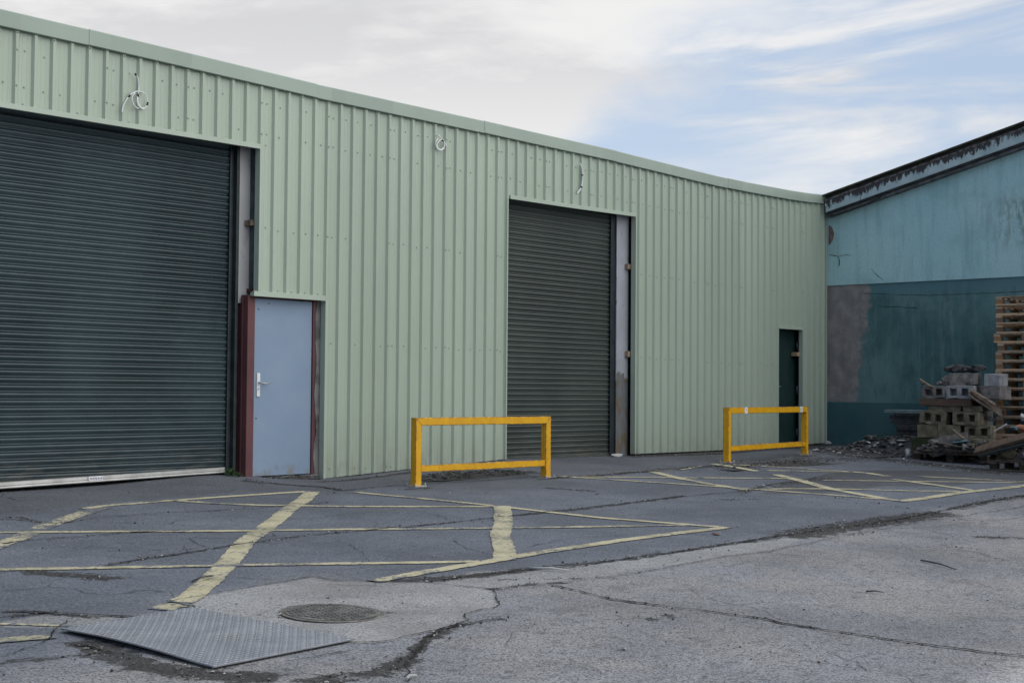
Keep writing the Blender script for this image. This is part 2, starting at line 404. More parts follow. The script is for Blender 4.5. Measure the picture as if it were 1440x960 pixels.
# cracks: ragged strips lying in the surface, part of the paving
M_crack = simple('crack_dirt', (.018,.018,.019), (.05,.048,.045), 22, .95, .1, bump=.6, bscale=80)
CRACKS = [
 ([(1460,693),(1440,696),(1380,707),(1300,723),(1240,734),(1180,742),(1100,753),(1000,769),(940,778),(880,786),(800,798),(740,801),(690,807),(640,813),(600,819)],.022),
 ([(600,819),(530,818),(470,816),(440,811),(400,818),(330,830),(290,837),(240,846)],.010),
 ([(240,846),(262,851),(283,857)],.014), ([(0,861),(60,862),(100,863),(150,866),(190,869),(216,871)],.026),
 ([(770,822),(815,832),(860,843),(960,856),(1060,868),(1120,880),(1200,893),(1280,905),(1360,915),(1450,926)],.020),
 ([(640,823),(692,829),(697,842),(703,851),(690,855),(656,864),(655,868),(662,872),(640,880),(590,891),(540,902),(490,905)],.010),
 ([(662,872),(625,885),(597,900),(580,925),(572,960)],.016), ([(640,880),(700,870),(716,871)],.018), ([(500,915),(440,924),(400,930)],.010),
 ([(1450,711),(1330,729),(1240,744),(1180,754),(1120,768),(1080,776),(1000,786),(930,800),(860,812),(790,820),(690,832)],.009),
 ([(150,797),(200,787),(250,779),(350,764),(430,753),(480,749),(560,742),(640,735),(700,727),(800,717),(900,705),(960,698),(1040,692),(1090,680),(1170,672)],.018),
 ([(0,765),(40,760),(100,756),(180,749),(260,746)],.020), ([(0,728),(30,727),(50,733),(75,737),(110,732),(150,727),(250,720),(350,716),(430,709),(470,706)],.012),
 ([(345,673),(380,679),(450,685),(482,690),(560,682)],.024), ([(775,672),(850,668),(930,660),(1010,655),(1090,650)],.022),
 ([(280,783),(262,775),(255,768)],.008), ([(340,812),(360,815),(395,816)],.008), ([(430,812),(475,818)],.008), ([(270,821),(300,813)],.010),
 ([(1045,771),(1090,779),(1140,783)],.007), ([(1120,752),(1060,750),(1000,745)],.006), ([(1200,745),(1285,750),(1340,757)],.006), ([(1285,741),(1330,752),(1370,763)],.006),
 ([(930,655),(980,661)],.01), ([(1340,772),(1380,778),(1420,790)],.009), ([(640,760),(660,772),(690,780)],.007), ([(560,715),(610,722),(640,735)],.006),
 ([(1440,728),(1360,736),(1300,743),(1240,744)],.008), ([(100,870),(60,905),(0,925)],.010), ([(160,920),(120,908),(100,905)],.018), ([(0,600+232),(40,830),(90,826)],.007),
 ([(330,735),(420,731),(500,722),(560,718)],.005), ([(140,734),(200,736)],.012), ([(520,790),(508,775),(490,765)],.005), ([(740,770),(800,757),(880,752)],.005),
 ([(420,910),(300,948)],.008), ([(905,745),(960,752),(1010,752)],.006), ([(470,780),(540,775),(600,782),(640,790)],.005), ([(820,700),(900,705)],.006),
]
mb = MB(); rc = random.Random(3)
for pl, w in CRACKS:
    P = [G(*p) for p in pl]; Q = []
    for a,b in zip(P,P[1:]):
        n = max(1,int((b-a).length/.035))
        for i in range(n): Q.append(a.lerp(b,i/n))
    Q.append(P[-1])
    off = 0; L = []
    for i,q in enumerate(Q):
        tng = (Q[min(i+1,len(Q)-1)]-Q[max(0,i-1)]); tng.z=0; tng.normalize(); nrm = Vector((-tng.y,tng.x,0))
        off = off*.82 + rc.uniform(-1,1)*.011
        ww = w*.5*max(.12,(.55+.9*abs(mnoise.noise(Vector((q.x*2.1,q.y*2.1,w*90)))*1.6)+rc.uniform(-.35,.35)))
        if i in (0,len(Q)-1): ww = .001
        c = q+nrm*off
        a = c+nrm*(ww*rc.uniform(.6,1.3)); b = c-nrm*(ww*rc.uniform(.6,1.3))
        L.append((mb.bm.verts.new((a.x,a.y,zg(a.x,a.y)+.0085)), mb.bm.verts.new((b.x,b.y,zg(b.x,b.y)+.0085))))
    for (a,b),(c,d) in zip(L,L[1:]): mb.bm.faces.new([a,b,d,c])
o = mb.build('pavement_cracks', M_crack, recalc=False); tag(o, kind='structure')

# painted box markings
t = NT('worn_yellow_line_paint', .8, .3)
base, h, _ = ground_colour(t)
wear = t.math('ADD', t.math('MULTIPLY', t.noise(26,6,.75), .65), t.math('MULTIPLY', t.noise(4.5,4,.6), .35))
fac = t.mr(t.math('SUBTRACT', wear, t.math('MULTIPLY', t.attr('fade'), .34)), .36,.45)
pc = t.mix(t.mr(t.noise(60,3,.7),.3,.7), (.40,.365,.235), (.55,.505,.355))
pc = t.mix(t.mr(t.noise(3,4),.45,.7), pc, (.30,.285,.19))
# asphalt under the wear (no attributes on this mesh: plain asphalt)
t.col(t.mix(fac, t.mix(t.mr(t.noise(62,3,.7),.36,.66),(.072,.081,.098),(.170,.183,.208)), pc)).bump(t.noise(75,4,.7),.4,.008)
M_line = t.m
# (polyline px, width m, fade)
LINES_A = [
 ([(-40,782),(0,765),(60,742),(100,727),(146,713)],.17,.30), ([(118,716),(150,711.5),(240,704),(330,697.5),(435,691)],.10,.08),
 ([(443,691),(410,714),(350,760),(273,840),(256,848)],.16,.08), ([(245,703.5),(300,708),(360,710.5),(480,712),(695,712.5)],.10,.15),
 ([(-40,749.5),(0,749),(240,747),(480,745),(700,742.5),(985,738)],.10,.15), ([(-40,802),(0,801),(240,797),(480,793),(690,789.5)],.10,.12),
 ([(497,692),(600,702),(690,711),(850,729),(1022,742)],.10,.12), ([(705,711),(707,750),(708,787)],.17,.12),
 ([(525,818),(600,805),(680,791.5),(780,774),(880,759),(1022,741)],.12,.08), ([(-40,905),(0,901),(78,895)],.12,.32), ([(-40,877),(0,878),(60,879.5),(100,880.5)],.05,.35),
 ([(122,882),(142,882.5)],.05,.2), ([(-40,729),(0,730),(20,730)],.08,.5), ([(226,858),(240,853),(268,850)],.16,.0),
]
LINES_B = [
 ([(785,669.5),(900,677),(1000,683.5),(1130,693),(1270,704)],.11,.25), ([(800,670.5),(930,671.5),(985,672.2)],.10,.35), ([(985,672),(1110,673)],.10,.3),
 ([(915,663),(960,673.5),(1000,681),(1042,688)],.14,.3), ([(1000,652.5),(1020,654.5),(1066,663)],.14,.25), ([(1088,667),(1130,677),(1165,687),(1248,702)],.16,.3),
 ([(1025,653),(1060,655),(1115,657.5),(1195,663)],.09,.4), ([(1075,661.5),(1200,663.5)],.09,.4), ([(1196,663),(1222,665.5),(1250,670)],.15,.25),
 ([(1035,688.5),(1110,687),(1180,687.5),(1260,690),(1355,691)],.10,.35), ([(1155,675.5),(1250,676.5),(1360,678),(1460,679)],.09,.35),
 ([(1254,673.5),(1300,680),(1375,690.5)],.13,.25), ([(1291,670),(1380,674),(1460,678.5)],.10,.2), ([(1262,705),(1310,699),(1360,692),(1460,681)],.14,.15),
 ([(955,661),(990,655)],.06,.6), ([(860,664),(950,660.5)],.05,.65),
]
def marks(name, LINES, seed):
    mb = MB(); rr = random.Random(seed); fades = []
    lay = mb.bm.verts.layers.float.new('fade')
    for li,(pl,w,fd) in enumerate(LINES):
        P = [G(*p) for p in pl]; Q = []
        for a,b in zip(P,P[1:]):
            n = max(1,int((b-a).length/.06))
            for i in range(n): Q.append(a.lerp(b,i/n))
        Q.append(P[-1]); L = []
        dz = .0045 + .0003*(li%10)
        for i,q in enumerate(Q):
            tg = (Q[min(i+2,len(Q)-1)]-Q[max(0,i-2)]); tg.z=0; tg.normalize(); nr = Vector((-tg.y,tg.x,0))
            wob = mnoise.noise(Vector((q.x*.9,q.y*.9,li)))*.035
            a = q+nr*(w/2+wob+rr.uniform(-.008,.008)); b = q-nr*(w/2-wob+rr.uniform(-.008,.008))
            row = []
            for k in range(4):
                c = a.lerp(b,k/3); v = mb.bm.verts.new((c.x,c.y,zg(c.x,c.y)+dz))
                f = fd + .5*mnoise.noise(Vector((q.x*1.3+5,q.y*1.3,li*3.1))) * (.3+fd) + (.12 if k in (0,3) else 0) + (.5 if i in (0,len(Q)-1) else 0)
                v[lay] = max(0,f); row.append(v)
            L.append(row)
        for a,b in zip(L,L[1:]):
            for k in range(3): mb.bm.faces.new([a[k],a[k+1],b[k+1],b[k]])
    o = mb.build(name, M_line, recalc=False); tag(o, kind='structure'); return o
marks('road_markings', LINES_A+[(a,b,c*.45) for a,b,c in LINES_B], 11)

# ------------------------------------------------------------------ green shed
shed = thing('industrial_shed', (14,0,0), 'long green metal-clad industrial shed with roller shutters, across the yard', 'shed')
def sp(mb, name, mats, parent=shed, **k):
    """part of the shed given in world coordinates; parents chain to (14,0,0)"""
    bmesh.ops.translate(mb.bm, verts=mb.bm.verts, vec=(-14,0,0))
    return mb.build(name, mats, parent, **k)
# materials use object coords -> shed parts share the shed's origin
S_END = 22.93
S_BEG = -6.0
copz = [(-6,4.66),(6.85,4.639),(7.79,4.630),(10.83,4.578),(13.72,4.575),(14.93,4.565),(16.61,4.558),*[(W(a,b,-.05).x,W(a,b,-.05).z) for a,b in ((991,243.3),(1013,248.6),(1052,256.8),(1091,264.2),(1115,268.6),(1136,271.8),(1163,274.4))]]
def interp(L, s):
    for (a,b),(c,d) in zip(L,L[1:]):
        if s <= c: return b+(d-b)*(s-a)/(c-a)
    return L[-1][1]
ctop = lambda s: interp(copz, s)
botz = [(-6,-.05),(9.9,-.05),(11.0,-.057),(12.75,.018),(14.2,.070),(17.1,.060),(19.4,.055),(21,.07),(23,.098)]
O1 = (5.0, 10.004, 3.70); OD = (10.004, 11.003, 2.043); O2 = (14.239, 17.125, 3.612); O3 = (21.265, 22.075, 2.108)
lint1 = [(-6,3.68),(6.87,3.697),(8.3,3.703),(10.1,3.714)]
lint2 = [(14,3.600),(15.57,3.611),(17.3,3.638)]
PH, PIT = 6.988, .2003
def prof_y(s):
    u = (s-PH) % PIT
    if u < .020: return -.030*u/.020
    if u < .052: return -.030
    if u < .072: return -.030*(1-(u-.052)/.020)
    for c in (.108,.160):
        d = abs(u-c)
        if d < .008: return -.0022*(1-d/.008)
    return 0.0
cuts = set()
k0 = int((S_BEG-PH)/PIT)-1
for k in range(k0, int((S_END-PH)/PIT)+1):
    for u in (0,.020,.052,.072,.100,.108,.116,.152,.160,.168):
        s = PH+k*PIT+u
        if S_BEG < s < S_END: cuts.add(round(s,5))
EDG = [O1[0],O1[1],OD[1],O2[0],O2[1],O3[0],O3[1]]
for e in EDG+[S_BEG,S_END]: cuts.add(round(e,5))
cuts = sorted(cuts)
mb = MB()
def strip(s0,s1,lo,hi,n=1):
    a0,a1 = lo(s0+1e-6),lo(s1-1e-6); b0,b1 = hi(s0),hi(s1)
    y0,y1 = prof_y(s0+1e-7),prof_y(s1-1e-7)
    mb.quad([(s0,y0,a0),(s1,y1,a1),(s1,y1,b1),(s0,y0,b0)])
for s0,s1 in zip(cuts,cuts[1:]):
    if s1-s0 < 1e-4: continue
    mid = (s0+s1)/2
    lo = lambda s: interp(botz,s)
    if O1[0]<mid<O1[1]: lo = lambda s: interp(lint1,s)
    elif OD[0]<mid<OD[1]: lo = lambda s: OD[2]
    elif O2[0]<mid<O2[1]: lo = lambda s: interp(lint2,s)
    elif O3[0]<mid<O3[1]: lo = lambda s: O3[2]
    strip(s0,s1,lo,lambda s: ctop(s)-.10)
# fixings
rs = random.Random(5)
def screw(s, z, r=.0075):
    y = prof_y(s)
    bmv = []
    for rad,yy in ((r*1.5,y-.0015),(r*1.5,y-.003),(r,y-.0035),(r*.9,y-.009)):
        bmv.append([mb.bm.verts.new((s+rad*math.cos(a*math.pi/3),yy,z+rad*math.sin(a*math.pi/3))) for a in range(6)])
    for a,b in zip(bmv,bmv[1:]):
        for i in range(6): mb.bm.faces.new([a[i],a[(i+1)%6],b[(i+1)%6],b[i]]).material_index = 1
    mb.bm.faces.new(bmv[-1]).material_index = 1
def in_hole(s,z):
    for a,b,h in (O1,OD,O2,O3):
        if a-.03<s<b+.03 and z<h+.02: return True
    return False
for k in range(int((4-PH)/PIT), int((S_END-PH)/PIT)):
    s = PH+k*PIT
    for z,pr in ((4.245,.6),(3.895,.5),(2.83,.6),(1.56,.7),(.075,.55)):
        z += interp(copz,s)-4.6
        if z < 3 and z > 2.9: continue
        if (k%5)==0:
            for u in (.036,.130):
                if not in_hole(s+u,z): screw(s+u,z+rs.uniform(-.01,.01))
        elif rs.random()<pr and not in_hole(s+.125,z): screw(s+.125+rs.uniform(-.02,.02), z+rs.uniform(-.015,.015))
    if s<10 and s>5 and k%3==0: screw(s+.12, 3.765)
    if 10<s<10.9: screw(s+.12,2.115)
    if k%2==0: screw(s+.036, ctop(s)-.185, .007)
sp(mb,'cladding',[M_clad,M_screw],recalc=False)
# coping in three metre lengths
joins = [-6,-2.2,.8,3.8,4.75,7.79,10.83,13.72,16.61,19.62,S_END+.035]
for i,(a,b) in enumerate(zip(joins,joins[1:])):
    mb = MB(); n = 4; rows = []; n = 10
    for j in range(n+1):
        s = a+(b-a)*j/n; s = s+.0015 if j==0 else (s-.0015 if j==n else s); z = ctop(s) + (.004 if i%2 else 0)
        P = [(.0,z-.150),(-.048,z-.168),(-.058,z-.160),(-.058,z-.012),(-.048,z),(.40,z-.03),(.40,z-.12)]
        rows.append([mb.bm.verts.new((s,y-(.002 if i%2 else 0),zz)) for y,zz in P])
    for p,q in zip(rows,rows[1:]):
        for k in range(len(p)): mb.bm.faces.new([p[k],p[(k+1)%len(p)],q[(k+1)%len(p)],q[k]])
    mb.bm.faces.new(rows[0]); mb.bm.faces.new(rows[-1][::-1])
    sp(mb,'coping',M_coping)
# flashings round the openings
def flashing(s0,s1,lz,h=.045,y0=-.042,y1=.03):
    mb = MB(); n=6; rows=[]
    for j in range(n+1):
        s = s0+(s1-s0)*j/n; z = lz(s)
        rows.append([mb.bm.verts.new((s,y,zz)) for y,zz in ((y0,z-.006),(y0,z+h),(y0+.012,z+h+.004),(y1,z+h*.6),(y1,z-.002))])
    for p,q in zip(rows,rows[1:]):
        for k in range(5): mb.bm.faces.new([p[k],p[(k+1)%5],q[(k+1)%5],q[k]])
    mb.bm.faces.new(rows[0]); mb.bm.faces.new(rows[-1][::-1])
    sp(mb,'head_flashing',M_trim)
flashing(O1[0]-.02,O1[1]-.003,lambda s: interp(lint1,s))
flashing(OD[0]-.06,OD[1]-.002,lambda s: OD[2],.05)
flashing(O2[0]+.03,O2[1]-.003,lambda s: interp(lint2,s))
flashing(O3[0],O3[1],lambda s: O3[2],.03,-.036,.02)
def jamb(s0,s1,z0,z1,y0=-.040,y1=.05):
    mb = MB(); mb.box((s0,y0,z0),(s1,y1,z1)); sp(mb,'jamb_flashing',M_trim,bevel=.004)
jamb(10.004,10.030,2.10,3.712); jamb(11.003,11.040,-.055,2.04); jamb(17.122,17.147,.058,3.63); jamb(14.214,14.240,.066,3.60,-.036); jamb(22.075,22.090,.10,2.10,-.035)
jamb(22.915,22.935,.10,4.40,-.036,.1); jamb(21.25,21.265,.075,2.10,-.035)
# shell behind the cladding
mb = MB()
mb.box((S_BEG,.50,-.8),(22.9,.62,4.38)); mb.box((S_BEG,.62,-.8),(S_BEG+.15,14,4.3)); mb.box((22.75,.62,-.8),(22.9,14,4.3)); mb.box((S_BEG,14,-.8),(22.9,14.15,4.3))
sp(mb,'inner_wall',M_darkgap)
mb = MB(); mb.extrude_poly([(.06,4.44),(.06,4.36),(14.3,4.10),(14.3,4.20)],0,S_BEG,22.92); sp(mb,'roof',M_concdark)
# wall packing between cladding and inner wall either side of the openings, so nothing is hollow
mb = MB()
for a,b in ((S_BEG,O1[0]-.05),(11.12,14.16),(17.30,21.2),(22.2,22.88)): mb.box((a,.05,-.6),(b,.497,4.36))
for a,b,h in ((O1[0]-.05,10.03,3.78),(10.03,11.12,2.12),(14.16,17.30,3.70),(21.2,22.2,2.16)): mb.box((a+.002,.052,h),(b-.002,.496,4.36))
sp(mb,'backing_wall',M_darkgap)
# timber sole board showing under the right-hand cladding
for a,b in ((17.2,19.6),(19.62,21.24),(22.1,22.9)):
    mb = MB()
    mb.box((a,-.055,min(zg(a,0),zg(b,0))-.06),(b,.045,.5*(interp(botz,a)+interp(botz,b))-.028))
    sp(mb,'sole_board',M_woodgrey,bevel=.004)

def slat_profile(z0,z1,pitch=.0745):
    """from the foot of a slat: hooked seam, small lip bead, long under-curve, steep shoulder"""
    pts = []; z = z0
    U = ((0,.007),(.035,-.004),(.075,-.0095),(.115,-.0100),(.155,-.0055),(.19,.0015),(.25,-.0015),(.36,-.0075),(.50,-.0140),(.64,-.0190),(.76,-.0212),(.84,-.0190),(.90,-.0130),(.95,-.0040),(.985,.006))
    while z < z1-1e-6:
        for u,y in U:
            if z+u*pitch<=z1: pts.append((y,z+u*pitch))
        z += pitch
    return pts
def shutter(s0,s1,c,z0,z1,mat,n=1):
    mb = MB(); P = slat_profile(z0,z1); rows = []
    ns = 14
    for j in range(ns+1):
        s = s0+(s1-s0)*j/ns
        rows.append([mb.bm.verts.new((s, c+y+.006*mnoise.noise(Vector((s*.7,z*.4,c)))-.004*math.sin(math.pi*j/ns), z+(.0)*s)) for y,z in P])
    for p,q in zip(rows,rows[1:]):
        for k in range(len(p)-1):
            f = mb.bm.faces.new([p[k],q[k],q[k+1],p[k+1]]); f.smooth = True
    return sp(mb,'roller_shutter',mat,recalc=False)
C1 = .27
e1 = W(328.5,450,C1).x
sh1 = shutter(5.0,e1+.06,C1,.045,3.95,M_sh1)
# tilt the curtain's foot to follow its surveyed bottom edge
za, zb_ = W(0,687,C1).z, W(320,664,C1).z
mb = MB()
def rail_z(s): return za+(zb_-za)*(s-W(0,687,C1).x)/(W(320,664,C1).x-W(0,687,C1).x)
L = []
for s in np.linspace(5.0,e1,9):
    z = rail_z(s)
    L.append([mb.bm.verts.new((s,C1+y,z+dz)) for y,dz in ((-.03,0),(-.034,.008),(-.030,.022),(-.026,.026),(-.030,.030),(-.026,.062),(-.012,.068),(.02,.068),(.02,0))])
for p,q in zip(L,L[1:]):
    for k in range(9): mb.bm.faces.new([p[k],p[(k+1)%9],q[(k+1)%9],q[k]])
mb.bm.faces.new(L[0]); mb.bm.faces.new(L[-1][::-1])
sp(mb,'bottom_rail',M_alu,sh1)
mb = MB(); a = W(124,676,C1-.032).x; b = W(144,674.5,C1-.032).x; z = rail_z(a)
mb.quad([(a,C1-.0365,z+.022),(b,C1-.0365,rail_z(b)+.022),(b,C1-.0365,rail_z(b)+.064),(a,C1-.0365,z+.064)])
for q in range(5):
    x0 = a+.02+q*.03; mb.quad([(x0,C1-.0375,z+.034),(x0+.02,C1-.0375,z+.034),(x0+.02,C1-.0375,z+.050),(x0,C1-.0375,z+.050)],1)
sp(mb,'rail_sticker',[M_sticker,M_ink],sh1,recalc=False)
g0,g1 = W(330.5,450,.165).x, W(334.5,450,.165).x
mb = MB(); mb.box((g0,.165,-.10),(g1,C1+.06,3.95)); mb.box((g0-.05,C1-.045,-.10),(g0-.001,C1-.033,3.95)); sp(mb,'guide_rail',M_guide,sh1,bevel=.003)
C2 = .20
e2 = W(856,450,C2).x
sh2 = shutter(14.05,e2+.02,C2,.075,3.9,M_sh2)
mb = MB(); mb.box((14.05,C2-.03,.025),(e2,C2+.02,.09)); sp(mb,'bottom_rail',M_sh2,sh2,bevel=.005)
g2 = W(866.5,450,C2-.05).x
mb = MB(); mb.box((e2,C2-.05,-.02),(g2,C2+.06,3.9)); mb.box((e2-.02,C2-.05,-.02),(e2-.001,C2-.038,3.9)); sp(mb,'guide_rail',M_guide,sh2,bevel=.003)
mb = MB(); mb.box((14.03,C2-.05,-.02),(14.20,C2-.038,3.9)); sp(mb,'guide_rail',M_guide,sh2)

# left jamb: rendered pier above, red steel box below
PC = .17
p0,p1 = W(334.6,300,PC).x, W(352,300,PC).x
mb = MB(); mb.box((p0+.002,PC,1.96),(p1,.49,3.95)); sp(mb,'pier',M_pier,bevel=.006)
mb = MB(); mb.box((p1,.30,1.96),(10.12,.49,3.95)); sp(mb,'pier_return',M_darkgap)
def tblock(px0,py0,px1,py1,c,d,mat,name='timber_block'):
    a,b = W(px0,py0,c),W(px1,py1,c)
    mb = MB(); mb.box((a.x,c,b.z),(b.x,c+d,a.z)); return sp(mb,name,mat,bevel=.003)
tblock(352,309,363,318,.06,.16,M_woodgrey)
mb = MB(); mb.box((9.928,.045,-.15),(10.030,.26,2.055)); sp(mb,'red_steel_post',M_red,bevel=.004)
mb = MB(); mb.box((g1+.002,.262,-.15),(9.927,.40,2.04)); mb.box((9.905,.12,-.15),(9.9275,.14,2.04)); sp(mb,'red_steel_channel',M_reddark,bevel=.003)
dl,dr = W(355.6,540,.085).x, W(437.5,540,.085).x
dt, db = W(396,421.5,.085).z, W(396,667.5,.085).z
# door 1
mb = MB(); mb.box((dl,.085,db),(dr,.13,dt))
door1 = sp(mb,'door',M_greydoor,bevel=.003); tag(door1,'plain grey-blue steel door')
mb = MB(); a = W(363,541,.082)
mb.box((a.x-.024,.072,a.z-.135),(a.x+.024,.0848,a.z+.135)); sp(mb,'handle_plate',M_white,door1,bevel=.008)
mb = MB(); zc = W(363,538,.08).z
mb.tube([(a.x,.075,zc),(a.x,.035,zc),(a.x+.02,.028,zc-.004),(a.x+.08,.028,zc-.012),(a.x+.135,.030,zc+.004)],[.010,.010,.010,.009,.008]); mb.tube([(a.x,.074,zc-.07),(a.x,.066,zc-.07)],.012); sp(mb,'handle',M_galv,door1)
for px,py in ((378,427),(363.5,434.5),(360,588)):
    mb = MB(); q = W(px,py,.084); mb.tube([(q.x,.0848,q.z),(q.x,.080,q.z)],.008,8)
    sp(mb,'fixing_hole',M_black,door1)
jr = W(443.5,540,.07).x
mb = MB(); mb.box((dr+.004,.065,db-.03),(jr,.20,dt+.06)); mb.box((10.032,.068,dt+.004),(dr+.002,.20,dt+.055)); mb.box((10.031,.09,db-.02),(dl-.003,.20,dt)); sp(mb,'door_frame',M_red,bevel=.003)
mb = MB(); zr = random.Random(2); pts=[]
for i in range(16):
    z = -.12+ (dt+.09+.12)*i/15; pts.append((jr-.012-.010*math.sin(i*1.1)+zr.uniform(-.014,.014), z))
poly = pts+[(11.10,dt+.09),(11.10,-.12)]
mb.extrude_poly(poly[::-1],1,.055,.064); mb.box((jr+.002,.10,-.12),(11.11,.49,dt+.09)); sp(mb,'broken_render',M_concdark)
mb = MB(); mb.box((10.03,.03,-.20),(11.0,.49,db-.012),jit=.006); sp(mb,'door_sill',M_concdark,bevel=.008)
mb = MB(); mb.box((10.0,.07,dt+.06),(11.1,.48,2.13)); sp(mb,'door_lintel',M_reddark)

# right side of second opening: stanchion, timber, blocks
c0,c1 = W(867,450,.12).x, W(883.5,450,.12).x
mb = MB(); mb.box((c0,.12,-.1),(c1,.14,3.9)); mb.box(((c0+c1)/2-.008,.141,-.1),((c0+c1)/2+.008,.40,3.9)); mb.box((c0,.401,-.1),(c1,.42,3.9)); sp(mb,'steel_column',M_col2,bevel=.002)
c2_,c3_ = W(883.8,330,.14).x, W(892,330,.14).x
mb = MB(); mb.box((c2_,.15,W(885,378,.15).z),(c3_+.1,.21,3.9)); sp(mb,'timber_post',M_woodred,bevel=.003)
mb = MB(); mb.box((c2_+.01,.17,-.05),(c3_+.1,.23,W(885,382,.15).z)); sp(mb,'dark_stud',simple('dark_blue_steel',(.02,.035,.045),(.035,.055,.07),6,.6),bevel=.003)
tblock(883,371,891,379,.06,.13,M_woodpale); tblock(883,493.5,891,502,.06,.13,M_woodpale)
# small side door
C3 = .16
d0,d1 = W(1089,520,C3).x, W(1120.5,520,C3).x
mb = MB(); mb.box((d0,C3,-.02),(d1,C3+.045,W(1105,463,C3).z)); door2 = sp(mb,'door',M_gdoor,bevel=.003); tag(door2,'narrow dark green door')
f0,f1 = d1+.004, W(1124.5,520,C3-.03).x
mb = MB(); mb.box((f0,C3-.03,-.02),(f1,C3+.06,2.2)); sp(mb,'door_frame',simple('grey_frame',(.09,.12,.14),(.13,.16,.18),5,.5),bevel=.003)
mb = MB(); mb.box((f1+.001,C3-.02,-.05),(22.2,.49,2.2)); sp(mb,'reveal',M_darkgap)
for py in (485,548,608):
    q = W(1120.5,py,C3-.03); mb = MB(); mb.tube([(d1-.006,C3-.012,q.z-.07),(d1-.006,C3-.012,q.z+.07)],.013); sp(mb,'hinge',M_galv,door2)
mb = MB(); q = W(1094,543,C3-.04); mb.tube([(q.x-.03,C3-.001,q.z),(q.x-.03,C3-.045,q.z),(q.x+.09,C3-.05,q.z-.004)],.009); sp(mb,'handle',M_galv,door2)
tblock(1121,495,1128,501,.03,.12,M_woodpale)

# cables hanging out of the cladding
def spline(P, n=8):
    P = [Vector(p) for p in P]; out=[]
    for i in range(len(P)-1):
        p0,p1,p2,p3 = P[max(i-1,0)],P[i],P[i+1],P[min(i+2,len(P)-1)]
        for k in range(n):
            t_=k/n; out.append(.5*((2*p1)+(p2-p0)*t_+(2*p0-5*p1+4*p2-p3)*t_*t_+(3*p1-p0-3*p2+p3)*t_**3))
    out.append(P[-1]); return out
def cable(label, paths, bands, r):
    base = W(*paths[0][0],-.045); t_ = thing('cable_coil',base,label,'cable','cables left hanging from the cladding')
    mb = MB()
    for pi,pth in enumerate(paths):
        P = []
        for i,p in enumerate(pth):
            c = -.05-(p[2] if len(p)>2 else .0)-.004*pi
            P.append(W(p[0],p[1],c)-base)
        mb.tube(spline(P),r,8)
    mb.build('cable',M_white,t_)
    for (x,y,x2,y2) in bands:
        mb = MB(); a = W(x,y,-.052)-base; b = W(x2,y2,-.052)-base; mb.tube([a,b],r*1.5,10); mb.build('tape_band',M_black,t_)
    return t_
cable('large white cable loop with black tape bands, above the left roller shutter',
  [[(190.5,104),(194,110),(195,122),(194.5,134),(194,142),(196,149),(200,152.5),(205,151),(207.5,146),(207,139),(203,132),(197,129),(190,129.5),(183,134),(177,142),(173,150),(171.5,158)],
   [(193,136),(193,144),(196,150),(201,153.3),(206,150)],
   [(190,131),(186,136),(186,143),(190,150),(195,153)]],
  [(189.7,103.5,191.6,106.5),(194.6,132.5,194.2,136.5),(207.8,144,206.8,148),(183,134,180.5,137)],.0065)
cable('small white cable coil tied with one black band, high on the middle cladding',
  [[(615,189.5),(618,192),(621,196),(617,199),(614.5,204),(616,209),(620,210.5),(624,208),(625,202),(624,198),(622,197.5),(625,200),(627,204),(628,207.5)],
   [(616,195),(613,199),(613,205),(616,210),(620,211.5),(624,209)]],[(621,197.5,623.5,198.5)],.008)
cable('short white cable hanging nearly straight, above the right roller shutter',
  [[(815,230.5),(817.5,234),(819,242),(819,252),(817.8,262),(815,268),(811.5,272)]],[(818.6,245.5,819,247),(817.9,262.5,817.2,264.5)],.010)

# ------------------------------------------------------------------ blue building
S0 = 22.97
blue = thing('rendered_building',(S0,-9,0),'old blue rendered building with stained gable wall, right of the green shed','building')
def bp(mb,name,mats,parent=blue,**k):
    bmesh.ops.translate(mb.bm,verts=mb.bm.verts,vec=(-S0,9,0)); return mb.build(name,mats,parent,**k)
SL = .2435; RY = -9.6
def wt(y): return 4.17+SL*(-.12-y) if y>RY else 4.17+SL*(-.12-RY) - SL*(RY-y)
YE = 2*RY-.3
